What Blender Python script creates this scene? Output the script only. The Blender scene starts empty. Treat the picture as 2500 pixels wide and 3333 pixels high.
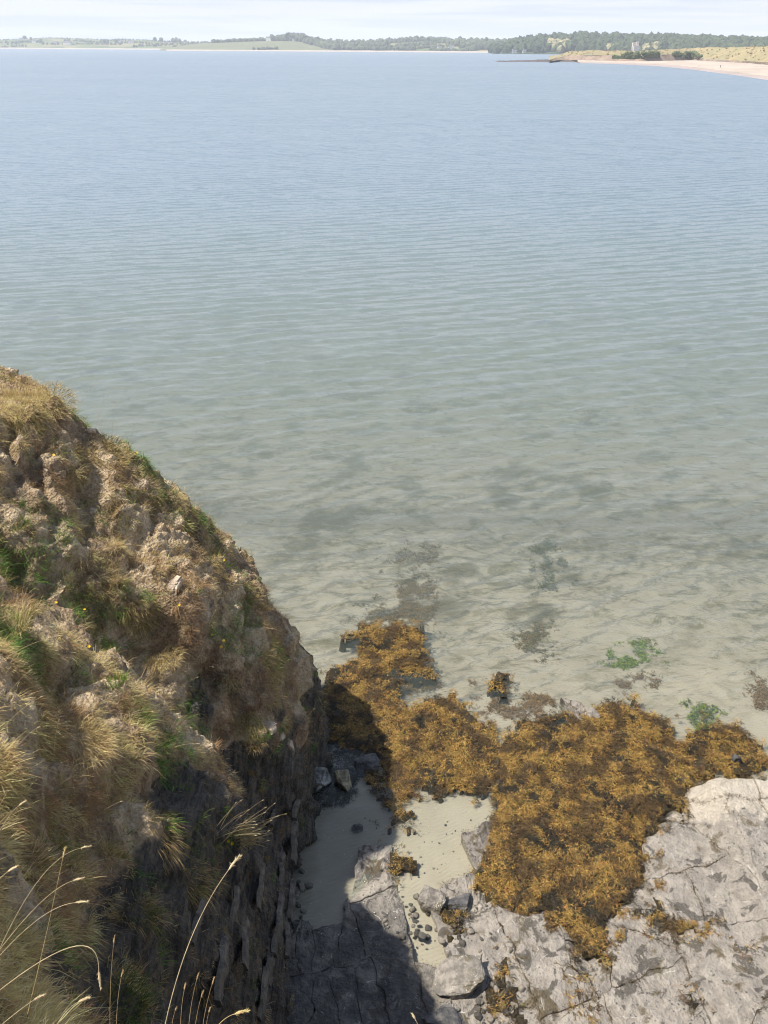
import bpy, math, random
import numpy as np
from mathutils import Matrix, Vector

random.seed(7)
RNG = np.random.default_rng(11)
SC = bpy.context.scene
COL = SC.collection

# ------------------------------------------------------------------ camera
CAM_H = 13.0
FPX = 2698.0                      # focal length in photograph pixels (2500 x 3333)
PITCH = math.radians(29.3)
ROLL = math.radians(0.28)
_f = Vector((0, math.cos(PITCH), -math.sin(PITCH)))
_u0 = Vector((0, math.sin(PITCH), math.cos(PITCH)))
_r0 = Vector((1, 0, 0))
_r = _r0 * math.cos(ROLL) + _u0 * math.sin(ROLL)
_u = _u0 * math.cos(ROLL) - _r0 * math.sin(ROLL)
CAM = Vector((0, 0, CAM_H))
cam_data = bpy.data.cameras.new('camera')
cam = bpy.data.objects.new('camera', cam_data)
COL.objects.link(cam)
M = Matrix((( _r.x, _u.x, -_f.x, 0), (_r.y, _u.y, -_f.y, 0), (_r.z, _u.z, -_f.z, CAM_H), (0, 0, 0, 1)))
cam.matrix_world = M
cam_data.sensor_fit = 'VERTICAL'
cam_data.sensor_height = 24.0
cam_data.lens = 24.0 * FPX / 3333.0
cam_data.clip_start = 0.05
cam_data.clip_end = 60000.0
SC.camera = cam

# ------------------------------------------------------------------ light
SUN_EL = math.radians(60.0)
SUN_AZ = math.radians(-94.0)      # measured from the view direction (+Y), negative = left
sdir = Vector((math.sin(SUN_AZ) * math.cos(SUN_EL), math.cos(SUN_AZ) * math.cos(SUN_EL), math.sin(SUN_EL)))
sun_data = bpy.data.lights.new('sun', 'SUN')
sun_data.energy = 5.0
sun_data.angle = math.radians(0.53)
sun_data.color = (1.0, 0.93, 0.82)
sun = bpy.data.objects.new('sun', sun_data)
COL.objects.link(sun)
sun.rotation_euler = sdir.to_track_quat('Z', 'Y').to_euler()

world = bpy.data.worlds.new('World')
SC.world = world
world.use_nodes = True
wn = world.node_tree
wn.nodes.clear()
def wnode(t, **kw):
    n = wn.nodes.new(t)
    for k, v in kw.items():
        setattr(n, k, v)
    return n
w_out = wnode('ShaderNodeOutputWorld')
w_bg = wnode('ShaderNodeBackground')
w_bg.inputs['Strength'].default_value = 0.104
w_sky = wnode('ShaderNodeTexSky', sky_type='NISHITA', sun_disc=False)
w_sky.sun_elevation = SUN_EL
w_sky.sun_rotation = SUN_AZ
w_sky.air_density = 1.0
w_sky.dust_density = 0.8
w_sky.ozone_density = 1.2
w_tc = wnode('ShaderNodeTexCoord')
w_map = wnode('ShaderNodeMapping')
w_map.inputs['Scale'].default_value = (1.6, 1.6, 16.0)
w_map.inputs['Rotation'].default_value = (0.03, 0.02, 0.4)
w_n = wnode('ShaderNodeTexNoise')
w_n.inputs['Scale'].default_value = 1.7
w_n.inputs['Detail'].default_value = 7.0
w_n.inputs['Roughness'].default_value = 0.55
w_r = wnode('ShaderNodeMapRange')
w_r.inputs['From Min'].default_value = 0.44
w_r.inputs['From Max'].default_value = 0.60
w_r.inputs['To Min'].default_value = 0.02
w_r.inputs['To Max'].default_value = 0.50
w_mix = wnode('ShaderNodeMixRGB')
w_n2 = wnode('ShaderNodeTexNoise')
w_n2.inputs['Scale'].default_value = 2.6
w_n2.inputs['Detail'].default_value = 6.0
w_map2 = wnode('ShaderNodeMapping')
w_map2.inputs['Scale'].default_value = (1.4, 1.4, 34.0)
w_map2.inputs['Rotation'].default_value = (0.015, 0.01, 1.1)
w_r2 = wnode('ShaderNodeMapRange', interpolation_type='SMOOTHSTEP')
w_r2.inputs['From Min'].default_value = 0.42
w_r2.inputs['From Max'].default_value = 0.58
w_cl = wnode('ShaderNodeMixRGB')
w_cl.inputs['Color1'].default_value = (4.45, 4.95, 5.8, 1)
w_cl.inputs['Color2'].default_value = (5.85, 6.05, 6.3, 1)
wn.links.new(w_tc.outputs['Generated'], w_map2.inputs['Vector'])
wn.links.new(w_map2.outputs['Vector'], w_n2.inputs['Vector'])
wn.links.new(w_n2.outputs['Fac'], w_r2.inputs['Value'])
wn.links.new(w_r2.outputs['Result'], w_cl.inputs['Fac'])
wn.links.new(w_cl.outputs['Color'], w_mix.inputs['Color2'])
L = wn.links.new
L(w_tc.outputs['Generated'], w_map.inputs['Vector'])
L(w_map.outputs['Vector'], w_n.inputs['Vector'])
L(w_n.outputs['Fac'], w_r.inputs['Value'])
w_sep = wnode('ShaderNodeSeparateXYZ')
L(w_tc.outputs['Generated'], w_sep.inputs['Vector'])
# cloud decks close up towards the horizon
w_h = wnode('ShaderNodeMapRange', interpolation_type='SMOOTHSTEP')
w_h.inputs['From Min'].default_value = 0.0
w_h.inputs['From Max'].default_value = 0.42
w_h.inputs['To Min'].default_value = 0.80
w_h.inputs['To Max'].default_value = 0.0
L(w_sep.outputs['Z'], w_h.inputs['Value'])
w_add = wnode('ShaderNodeMath', operation='ADD', use_clamp=True)
L(w_r.outputs['Result'], w_add.inputs[0])
L(w_h.outputs['Result'], w_add.inputs[1])
L(w_add.outputs[0], w_mix.inputs['Fac'])
L(w_sky.outputs['Color'], w_mix.inputs['Color1'])
L(w_mix.outputs['Color'], w_bg.inputs['Color'])
L(w_bg.outputs['Background'], w_out.inputs['Surface'])

SC.view_settings.view_transform = 'Standard'
SC.view_settings.look = 'None'
SC.view_settings.exposure = 0.56
SC.view_settings.gamma = 1.0
SC.view_settings.use_curve_mapping = False
SC.render.engine = 'CYCLES'
SC.cycles.pixel_filter_type = 'BLACKMAN_HARRIS'
SC.cycles.filter_width = 1.1
SC.cycles.max_bounces = 5
SC.cycles.diffuse_bounces = 3
SC.cycles.volume_bounces = 1
SC.cycles.transparent_max_bounces = 8
SC.cycles.caustics_reflective = False
SC.cycles.caustics_refractive = False

# ------------------------------------------------------------------ helpers
R_ = np.array(_r); U_ = np.array(_u); F_ = np.array(_f); C_ = np.array(CAM)

def ray(px, py):
    d = F_ + R_ * ((px - 1250.0) / FPX) - U_ * ((py - 1666.5) / FPX)
    return d

def gp(px, py, z=0.0):
    """point at height z seen at photograph pixel (px, py)"""
    d = ray(px, py)
    t = (z - CAM_H) / d[2]
    return C_ + d * t

def at_depth(px, py, depth):
    return C_ + ray(px, py) * depth

def proj(P):
    q = P - C_
    dz = q @ F_
    return 1250 + FPX * (q @ R_) / dz, 1666.5 - FPX * (q @ U_) / dz, dz

def hor(px):
    """photograph row of the true horizon at column px"""
    a, b, c = F_[2], R_[2] / FPX, U_[2] / FPX
    return 1666.5 + (a + b * (px - 1250)) / c

def far(px, dist, z):
    """point in the column px at horizontal distance dist (along +Y), height z"""
    d = ray(px, hor(px))
    s = dist / d[1]
    return np.array([d[0] * s, dist, z])

def zat(px, py, dist):
    """height that appears at row py for a thing at distance dist"""
    d = ray(px, py)
    return CAM_H + d[2] * dist / d[1]

_perm = np.random.default_rng(3).permutation(256)
_perm = np.concatenate([_perm, _perm, _perm])
_grad = np.array([[1,1,0],[-1,1,0],[1,-1,0],[-1,-1,0],[1,0,1],[-1,0,1],[1,0,-1],[-1,0,-1],[0,1,1],[0,-1,1],[0,1,-1],[0,-1,-1]], float)

def perlin(p):
    p = np.asarray(p, float)
    i = np.floor(p).astype(int)
    f = p - i
    i &= 255
    w = f * f * f * (f * (f * 6 - 15) + 10)
    out = 0
    for dx in (0, 1):
        for dy in (0, 1):
            for dz in (0, 1):
                h = _perm[_perm[_perm[(i[:, 0] + dx) & 255] + ((i[:, 1] + dy) & 255)] + ((i[:, 2] + dz) & 255)] % 12
                g = _grad[h]
                v = g[:, 0] * (f[:, 0] - dx) + g[:, 1] * (f[:, 1] - dy) + g[:, 2] * (f[:, 2] - dz)
                wt = (w[:, 0] if dx else 1 - w[:, 0]) * (w[:, 1] if dy else 1 - w[:, 1]) * (w[:, 2] if dz else 1 - w[:, 2])
                out = out + v * wt
    return out

def fbm(p, octs=4, gain=0.5, lac=2.03):
    a, s = 1.0, 0
    p = np.asarray(p, float)
    for k in range(octs):
        s = s + a * perlin(p + k * 17.3)
        p = p * lac
        a *= gain
    return s

def sstep(a, b, x):
    t = np.clip((x - a) / (b - a), 0, 1)
    return t * t * (3 - 2 * t)

def xyz(x, y, z=0.0):
    x = np.asarray(x, float).ravel(); y = np.asarray(y, float).ravel()
    return np.stack([x, y, np.full_like(x, z) if np.isscalar(z) else np.asarray(z, float).ravel()], 1)

def mesh(name, V, F, mat=None, smooth=True, col=None, attrs=None):
    """V (n,3); F list of (m,k) int arrays (k = 3 or 4) or one array"""
    me = bpy.data.meshes.new(name)
    V = np.ascontiguousarray(V, np.float32)
    if not isinstance(F, (list, tuple)):
        F = [F]
    F = [np.asarray(f, np.int32) for f in F if len(f)]
    loops = np.concatenate([f.ravel() for f in F])
    sizes = np.concatenate([np.full(len(f), f.shape[1], np.int32) for f in F])
    starts = np.concatenate([[0], np.cumsum(sizes)[:-1]]).astype(np.int32)
    me.vertices.add(len(V)); me.vertices.foreach_set('co', V.ravel())
    me.loops.add(len(loops)); me.loops.foreach_set('vertex_index', loops)
    me.polygons.add(len(sizes)); me.polygons.foreach_set('loop_start', starts)
    me.polygons.foreach_set('use_smooth', np.full(len(sizes), smooth))
    me.update(calc_edges=True)
    if col is not None:
        a = me.color_attributes.new('tint', 'FLOAT_COLOR', 'POINT')
        c = np.ones((len(V), 4), np.float32); c[:, :3] = col
        a.data.foreach_set('color', c.ravel())
    for k, v in (attrs or {}).items():
        a = me.attributes.new(k, 'FLOAT', 'POINT')
        a.data.foreach_set('value', np.ascontiguousarray(v, np.float32))
    if mat is not None:
        me.materials.append(mat)
    return me

def link(name, me, parent=None, label=None, cat=None, group=None, kind=None, loc=None):
    o = bpy.data.objects.new(name, me)
    COL.objects.link(o)
    if parent is not None:
        o.parent = parent
    if loc is not None:
        o.location = loc
    if label: o['label'] = label
    if cat: o['category'] = cat
    if group: o['group'] = group
    if kind: o['kind'] = kind
    return o

def grid_faces(nu, nv):
    a = np.arange(nu * nv).reshape(nu, nv)
    return np.stack([a[:-1, :-1], a[1:, :-1], a[1:, 1:], a[:-1, 1:]], -1).reshape(-1, 4)

class Nodes:
    """small helper for procedural materials"""
    def __init__(s, name):
        s.m = bpy.data.materials.new(name)
        s.m.use_nodes = True
        s.t = s.m.node_tree
        s.t.nodes.clear()
        s.out = s.t.nodes.new('ShaderNodeOutputMaterial')
    def n(s, t, ins=None, **kw):
        x = s.t.nodes.new(t)
        for k, v in kw.items():
            setattr(x, k, v)
        for k, v in (ins or {}).items():
            s.set(x.inputs[k], v)
        return x
    def set(s, inp, v):
        if isinstance(v, bpy.types.NodeSocket):
            s.t.links.new(v, inp)
        elif isinstance(v, (tuple, list)) and len(v) == 3 and inp.type == 'RGBA':
            inp.default_value = (*v, 1)
        else:
            inp.default_value = v
    def pos(s):
        return s.n('ShaderNodeNewGeometry').outputs['Position']
    def mapping(s, vec, scale=(1, 1, 1), rot=(0, 0, 0)):
        return s.n('ShaderNodeMapping', {'Vector': vec, 'Scale': scale, 'Rotation': rot}).outputs['Vector']
    def noise(s, vec, scale, detail=4, rough=0.55, dist=0.0):
        return s.n('ShaderNodeTexNoise', {'Vector': vec, 'Scale': scale, 'Detail': detail, 'Roughness': rough, 'Distortion': dist}).outputs['Fac']
    def vor(s, vec, scale, feature='F1', out='Distance', rnd=1.0):
        return s.n('ShaderNodeTexVoronoi', {'Vector': vec, 'Scale': scale, 'Randomness': rnd}, feature=feature).outputs[out]
    def rng(s, v, a, b, c=0.0, d=1.0):
        return s.n('ShaderNodeMapRange', {'Value': v, 'From Min': a, 'From Max': b, 'To Min': c, 'To Max': d}, interpolation_type='SMOOTHSTEP').outputs['Result']
    def math(s, op, a, b=0.0, c=0.0):
        x = s.n('ShaderNodeMath', operation=op)
        s.set(x.inputs[0], a); s.set(x.inputs[1], b); s.set(x.inputs[2], c)
        return x.outputs[0]
    def mix(s, f, a, b, mode='MIX'):
        return s.n('ShaderNodeMixRGB', {'Fac': f, 'Color1': a, 'Color2': b}, blend_type=mode).outputs['Color']
    def attr(s, name, out='Fac'):
        return s.n('ShaderNodeAttribute', attribute_name=name).outputs[out]
    def bump(s, h, strength, dist, normal=None):
        ins = {'Height': h, 'Strength': strength, 'Distance': dist}
        if normal is not None: ins['Normal'] = normal
        return s.n('ShaderNodeBump', ins).outputs['Normal']
    def bsdf(s, color, rough=0.8, normal=None, spec=0.3, **kw):
        ins = {'Base Color': color, 'Roughness': rough, 'Specular IOR Level': spec}
        ins.update(kw)
        if normal is not None: ins['Normal'] = normal
        return s.n('ShaderNodeBsdfPrincipled', ins).outputs['BSDF']
    def done(s, sh):
        s.t.links.new(sh, s.out.inputs['Surface'])
        return s.m

# ------------------------------------------------------------------ materials
def mat_blade(name, rough=0.6, spec=0.25, trans=0.3):
    k = Nodes(name)
    c = k.attr('tint', 'Color')
    n = k.noise(k.pos(), 30.0, 2)
    c = k.mix(k.rng(n, 0.3, 0.7), c, k.mix(1.0, c, (0.72, 0.70, 0.66), 'MULTIPLY'))
    b = k.bsdf(c, rough, spec=spec)
    if trans:
        t = k.n('ShaderNodeBsdfTranslucent', {'Color': c}).outputs[0]
        b = k.n('ShaderNodeMixShader', {'Fac': trans, 1: b, 2: t}).outputs[0]
    return k.done(b)

M_grass = mat_blade('grass_blade')
M_weed = mat_blade('seaweed_frond', 0.5, 0.3, 0.2)
M_subweed = mat_blade('submerged_weed_frond', 0.6, 0.3, 0.1)
M_petal = mat_blade('flower_petal', 0.5, 0.3, 0.2)

def mat_sand():
    k = Nodes('wet_sand')
    p = k.pos()
    big = k.noise(p, 0.8, 5)
    fine = k.noise(p, 60, 3)
    c = k.mix(k.rng(big, 0.3, 0.7), (0.355, 0.295, 0.238), (0.40, 0.335, 0.275))
    c = k.mix(k.rng(fine, 0.35, 0.75, 0, 0.35), c, (0.23, 0.195, 0.155))
    sep = k.n('ShaderNodeSeparateXYZ', {'Vector': p}).outputs['Y']
    mot = k.noise(k.mapping(p, scale=(0.7, 1.3, 1), rot=(0, 0, 0.4)), 1.5, 9, 0.72, 0.8)
    c = k.mix(k.math('MULTIPLY', k.rng(mot, 0.47, 0.66, 0, 0.85), k.rng(sep, 13.0, 17.0)), c, (0.125, 0.105, 0.06))
    mo2 = k.noise(p, 0.55, 5, 0.6)
    c = k.mix(k.math('MULTIPLY', k.rng(mo2, 0.50, 0.66, 0, 0.85), k.rng(sep, 14.0, 19.0)), c, (0.12, 0.095, 0.055))
    speck = k.vor(p, 9.0)
    c = k.mix(k.rng(speck, 0.02, 0.05, 0.5, 0.0), c, (0.16, 0.13, 0.10))
    wv = k.n('ShaderNodeTexWave', {'Vector': k.mapping(p, rot=(0, 0, math.radians(72))), 'Scale': 4.0, 'Distortion': 9.0, 'Detail': 4.0, 'Detail Scale': 0.6}, bands_direction='X').outputs['Fac']
    h = k.math('MULTIPLY_ADD', wv, 0.7, k.math('MULTIPLY', k.noise(p, 6, 5), 0.5))
    nrm = k.bump(h, 0.45, 0.025)
    return k.done(k.bsdf(c, 0.55, nrm, 0.35))
M_sand = mat_sand()

def mat_platform():
    k = Nodes('limestone')
    p = k.pos()
    rnd = k.n('ShaderNodeObjectInfo').outputs['Random']
    big = k.noise(p, 1.1, 5)
    mid = k.noise(p, 4.0, 6, 0.62)
    c = k.mix(k.rng(mid, 0.35, 0.65), (0.228, 0.204, 0.178), (0.435, 0.394, 0.34))
    c = k.mix(k.rng(big, 0.35, 0.65, 0, 0.6), c, (0.34, 0.305, 0.265))
    c = k.mix(k.math('MULTIPLY', rnd, 0.22), c, (0.22, 0.20, 0.18))
    # dark wet hollows and algal stain with crisp edges
    st = k.noise(p, 3.2, 7, 0.6, 0.6)
    c = k.mix(k.rng(st, 0.545, 0.595, 0, 0.85), c, (0.075, 0.068, 0.058))
    lim = k.vor(p, 11.0)
    c = k.mix(k.math('MULTIPLY', k.rng(lim, 0.17, 0.21, 1, 0), k.rng(k.noise(p, 1.7, 3), 0.5, 0.62)), c, (0.10, 0.095, 0.09))
    # weedy tint beside the joints
    wd = k.noise(p, 2.1, 5, 0.65, 0.8)
    c = k.mix(k.rng(wd, 0.55, 0.66, 0, 0.85), c, (0.10, 0.075, 0.035))
    # barnacles, dense on the raised seaward ledge
    bz = k.attr('barnacle')
    c = k.mix(k.math('MULTIPLY', k.attr('painted_shade'), k.rng(mid, 0.3, 0.7, 0.95, 0.5)), c, (0.060, 0.060, 0.058))  # dark tone painted into the left slabs to deepen the cliff's shadow there
    cell = k.vor(p, 55.0)
    brn = k.math('MULTIPLY', k.rng(cell, 0.25, 0.42, 1, 0), k.rng(k.math('ADD', k.noise(p, 5.0, 5), k.math('MULTIPLY', bz, 0.45)), 0.57, 0.70))
    c = k.mix(k.math('MULTIPLY', brn, 0.85), c, (0.66, 0.60, 0.50))
    c = k.mix(k.math('MULTIPLY', k.rng(k.math('ADD', bz, k.math('MULTIPLY', k.math('SUBTRACT', k.noise(p, 7.0, 6, 0.7), 0.5), 2.2)), 0.75, 1.15), 0.75), c, (0.62, 0.55, 0.45))
    # calcite veins, thin
    vn = k.vor(k.n('ShaderNodeVectorMath', {0: p, 1: k.n('ShaderNodeVectorMath', {0: k.n('ShaderNodeTexNoise', {'Vector': p, 'Scale': 2.5, 'Detail': 4.0}).outputs['Color'], 'Scale': 0.35}, operation='SCALE').outputs[0]}, operation='ADD').outputs[0], 1.6, 'DISTANCE_TO_EDGE')
    vb = k.math('MULTIPLY', k.rng(vn, 0.003, 0.010, 1, 0), k.rng(k.noise(p, 3.6, 5, 0.7), 0.54, 0.6))
    c = k.mix(k.math('MULTIPLY', vb, 0.6), c, (0.74, 0.71, 0.66))
    h = k.math('ADD', k.math('MULTIPLY', mid, 1.0), k.math('MULTIPLY', k.noise(p, 22, 5, 0.65), 0.35))
    h = k.math('ADD', h, k.math('MULTIPLY', brn, 0.25))
    nrm = k.bump(h, 1.0, 0.14)
    return k.done(k.bsdf(c, k.rng(st, 0.45, 0.65, 0.62, 0.38), nrm, 0.4))
M_plat = mat_platform()

def mat_cliff():
    k = Nodes('cliff_earth_and_slate')
    p = k.pos()
    rock = k.attr('rock')
    bare = k.attr('bare')
    big = k.noise(p, 1.3, 5)
    mid = k.noise(p, 6.0, 6, 0.65)
    fine = k.noise(p, 28.0, 5, 0.65)
    soil = k.mix(k.rng(mid, 0.35, 0.65), (0.25, 0.178, 0.112), (0.48, 0.36, 0.235))
    pale = k.mix(k.rng(mid, 0.3, 0.65), (0.48, 0.36, 0.22), (0.68, 0.545, 0.375))
    e = k.mix(bare, soil, pale)
    e = k.mix(k.rng(k.vor(p, 16.0), 0.10, 0.16, 0.5, 0), e, (0.50, 0.44, 0.36))
    e = k.mix(k.rng(fine, 0.5, 0.72, 0, 0.6), e, (0.11, 0.08, 0.055))
    # slate in thin steep beds striking along the coast
    ps = k.mapping(p, scale=(9.0, 0.55, 1.5), rot=(0, math.radians(10), math.radians(-4)))
    bed = k.noise(ps, 2.0, 7, 0.66, 0.4)
    r = k.mix(k.rng(bed, 0.36, 0.62), (0.058, 0.054, 0.050), (0.150, 0.135, 0.115))
    r = k.mix(k.rng(bed, 0.66, 0.73, 0, 0.75), r, (0.38, 0.35, 0.30))
    r = k.mix(k.rng(mid, 0.50, 0.64, 0, 0.7), r, (0.22, 0.175, 0.12))
    r = k.mix(k.rng(k.noise(p, 2.4, 4), 0.62, 0.68, 0, 0.5), r, (0.30, 0.20, 0.05))
    c = k.mix(k.rng(k.math('ADD', rock, k.math('MULTIPLY', k.math('SUBTRACT', mid, 0.5), 0.7)), 0.4, 0.6), e, r)
    h = k.math('ADD', k.math('MULTIPLY', mid, 0.8), k.math('MULTIPLY', fine, 0.6))
    h = k.math('ADD', h, k.math('MULTIPLY', k.math('MULTIPLY', bed, rock), 1.6))
    nrm = k.bump(k.math('ADD', h, k.math('MULTIPLY', k.vor(p, 22.0), 0.5)), 1.0, 0.11)
    return k.done(k.bsdf(c, 0.88, nrm, 0.2))
M_cliff = mat_cliff()

def mat_stone(name, a, b, barn=0.0, wet=0.75, tint=None):
    k = Nodes(name)
    p = k.n('ShaderNodeTexCoord').outputs['Object']
    mid = k.noise(p, 7.0, 6, 0.65)
    fine = k.noise(p, 35.0, 4)
    c = k.mix(k.rng(mid, 0.35, 0.65), a, b)
    if tint: c = k.mix(k.rng(k.noise(p, 3.0, 5), 0.52, 0.62, 0, 0.8), c, tint)
    cell = k.vor(p, 38.0)
    br = k.math('MULTIPLY', k.rng(cell, 0.25, 0.42, 1, 0), k.rng(k.noise(p, 4.5, 4), 0.62 - barn * 0.25, 0.70 - barn * 0.2))
    if barn: c = k.mix(k.math('MULTIPLY', br, 0.8), c, (0.68, 0.64, 0.57))
    h = k.math('ADD', mid, k.math('MULTIPLY', fine, 0.4))
    return k.done(k.bsdf(c, wet, k.bump(h, 0.9, 0.05), 0.35))
M_boulder = mat_stone('barnacled_stone', (0.15, 0.137, 0.12), (0.33, 0.30, 0.262), 0.4, 0.7, (0.10, 0.085, 0.055))
M_darkst = mat_stone('wet_dark_stone', (0.055, 0.055, 0.058), (0.13, 0.125, 0.12), 0.1, 0.45)
M_poolst = mat_stone('rough_pool_stone', (0.10, 0.098, 0.092), (0.40, 0.385, 0.35), 0.35, 0.7)
M_palest = mat_stone('pale_weathered_stone', (0.36, 0.285, 0.21), (0.60, 0.50, 0.39), 0.0, 0.85)
M_yellst = mat_stone('lichen_stone', (0.16, 0.14, 0.09), (0.42, 0.37, 0.24), 0.2, 0.75)
M_slate = mat_stone('slate_sheet', (0.058, 0.054, 0.05), (0.17, 0.15, 0.125), 0.0, 0.85, (0.10, 0.088, 0.07))

def mat_water():
    k = Nodes('sea_water')
    p = k.pos()
    depth = k.attr('depth')
    calm = k.attr('calm')
    # ripples: crests run from near left to far right
    d1 = k.noise(k.mapping(p, scale=(0.34, 1.0, 1), rot=(0, 0, math.radians(-21))), 1.5, 4, 0.6, 0.5)
    d2 = k.noise(k.mapping(p, scale=(0.5, 1.0, 1), rot=(0, 0, math.radians(-8))), 5.0, 3, 0.6, 0.4)
    d3 = k.noise(k.mapping(p, scale=(0.55, 1.0, 1), rot=(0, 0, math.radians(-30))), 0.5, 4, 0.55, 0.3)
    h = k.math('ADD', k.math('MULTIPLY', d1, 0.30), k.math('MULTIPLY', d2, 0.13))
    h = k.math('ADD', h, k.math('MULTIPLY', d3, 0.16))
    lanes = k.noise(k.mapping(p, scale=(0.0012, 0.010, 1), rot=(0, 0, math.radians(6))), 1.0, 4)
    st = k.math('MULTIPLY', k.rng(lanes, 0.35, 0.65, 0.55, 1.0), calm)
    nrm = k.bump(h, st, 0.62)
    # beyond the resolved ripples the facets of the waves scatter as slopes
    def slope(scale, amt, rot, an):
        c = k.n('ShaderNodeTexNoise', {'Vector': k.mapping(p, scale=(an, 1.0, 1.0), rot=(0, 0, math.radians(rot))), 'Scale': scale, 'Detail': 4.0, 'Roughness': 0.62}).outputs['Color']
        c = k.n('ShaderNodeVectorMath', {0: c, 1: (0.5, 0.5, 0.5)}, operation='SUBTRACT').outputs[0]
        return k.n('ShaderNodeVectorMath', {0: c, 1: (amt * 0.55, amt, 0.0)}, operation='MULTIPLY').outputs[0]
    sl = k.n('ShaderNodeVectorMath', {0: slope(1.0, 0.50, -20, 0.26), 1: slope(3.0, 0.95, -14, 0.34)}, operation='ADD').outputs[0]
    def rows(rot, scale, amt, dist, dsc):
        # wind waves in long crests, given as slopes across the crest
        a = math.radians(rot)
        w = k.n('ShaderNodeTexWave', {'Vector': k.mapping(p, rot=(0, 0, a)), 'Scale': scale, 'Distortion': dist, 'Detail': 3.0, 'Detail Scale': dsc, 'Detail Roughness': 0.6}, bands_direction='Y').outputs['Fac']
        m = k.math('MULTIPLY', k.math('SUBTRACT', w, 0.5), amt)
        m = k.math('MULTIPLY', m, k.rng(k.noise(k.mapping(p, scale=(0.5, 1, 1)), 0.22, 3), 0.35, 0.65, 0.35, 1.25))
        return k.n('ShaderNodeCombineXYZ', {'X': k.math('MULTIPLY', m, math.sin(-a)), 'Y': k.math('MULTIPLY', m, math.cos(a)), 'Z': 0.0}).outputs[0]
    for q in (rows(-20, 0.20, 0.40, 7.0, 0.45), rows(-13, 0.42, 0.32, 7.0, 0.6)):
        sl = k.n('ShaderNodeVectorMath', {0: sl, 1: q}, operation='ADD').outputs[0]
    sl = k.n('ShaderNodeVectorMath', {0: sl, 'Scale': k.rng(lanes, 0.38, 0.62, 0.70, 1.0)}, operation='SCALE').outputs[0]
    fn = k.n('ShaderNodeVectorMath', {0: sl, 1: (0.0, 0.0, 1.0)}, operation='ADD').outputs[0]
    fn = k.n('ShaderNodeVectorMath', {0: fn}, operation='NORMALIZE').outputs[0]
    mx = k.n('ShaderNodeMix', data_type='VECTOR')
    k.set(mx.inputs[0], k.attr('facet'))
    k.set(mx.inputs[4], nrm); k.set(mx.inputs[5], fn)
    nrm = k.n('ShaderNodeVectorMath', {0: mx.outputs[1]}, operation='NORMALIZE').outputs[0]
    fr = k.n('ShaderNodeFresnel', {'IOR': 1.333, 'Normal': nrm}).outputs[0]
    fr = k.math('MINIMUM', fr, 0.46)      # wave troughs mask one another at grazing angles
    rough = k.rng(k.attr('facet'), 0.0, 0.92, 0.04, 0.27)
    gl = k.n('ShaderNodeBsdfGlossy', {'Color': (1, 1, 1), 'Roughness': rough, 'Normal': nrm}).outputs[0]
    tr = k.n('ShaderNodeBsdfTransparent', {'Color': (0.91, 0.955, 0.92)}).outputs[0]
    body = k.mix(k.rng(depth, 1.2, 5.5), (0.184, 0.226, 0.204), (0.138, 0.195, 0.242))
    df = k.n('ShaderNodeBsdfDiffuse', {'Color': body, 'Normal': nrm}).outputs[0]
    turb = k.math('SUBTRACT', 1.0, k.math('POWER', 2.71828, k.math('MULTIPLY', depth, -0.48)))
    inner = k.n('ShaderNodeMixShader', {'Fac': turb, 1: tr, 2: df}).outputs[0]
    return k.done(k.n('ShaderNodeMixShader', {'Fac': fr, 1: inner, 2: gl}).outputs[0])
M_water = mat_water()

def mat_plain(name, a, b, scale=0.02, rough=0.9, a2=None):
    k = Nodes(name)
    p = k.pos()
    c = k.mix(k.rng(k.noise(p, scale, 5, 0.6), 0.38, 0.62), a, b)
    if a2: c = k.mix(k.rng(k.noise(p, scale * 3.1, 5, 0.6), 0.52, 0.62, 0, 0.85), c, a2)
    return k.done(k.bsdf(c, rough, spec=0.1))

def mat_fields(name, cols, scale, seam=(0.05, 0.07, 0.04)):
    k = Nodes(name)
    p = k.pos()
    q = k.mapping(p, scale=(1.0, 0.55, 0.0), rot=(0, 0, 0.35))
    cell = k.n('ShaderNodeTexVoronoi', {'Vector': q, 'Scale': scale, 'Randomness': 0.85}, distance='MANHATTAN').outputs['Color']
    sep = k.n('ShaderNodeSeparateColor', {'Color': cell}).outputs[0]
    c = k.mix(k.rng(sep, 0.30, 0.34), cols[0], cols[1])
    c = k.mix(k.rng(sep, 0.62, 0.66), c, cols[2])
    c = k.mix(k.rng(k.noise(p, scale * 4, 4), 0.4, 0.65, 0, 0.35), c, cols[0])
    return k.done(k.bsdf(c, 0.95, spec=0.05))

# ------------------------------------------------------------------ sea floor
def seabed_z(x, y):
    x = np.asarray(x, float); y = np.asarray(y, float)
    yy = y + 0.12 * x * sstep(12, 20, y) * 0
    d = np.interp(yy, [-50, 4, 8.5, 10.2, 12, 14, 18, 25, 40, 80, 160, 400, 30000],
                  [-0.05, -0.05, -0.02, -0.06, -0.12, -0.22, -0.48, -0.95, -2.1, -4.2, -6.5, -9.0, -9.0])
    n = fbm(xyz(x * 0.45, y * 0.45), 3).reshape(x.shape) * 0.10 * sstep(7, 14, y) + fbm(xyz(x * 1.7, y * 1.7, 5.0), 3).reshape(x.shape) * 0.025
    return d + n

def spaced(breaks):
    out = []
    for (a, b, n) in breaks:
        out.append(np.linspace(a, b, n, endpoint=False))
    out.append(np.array([breaks[-1][1]]))
    return np.concatenate(out)

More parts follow.
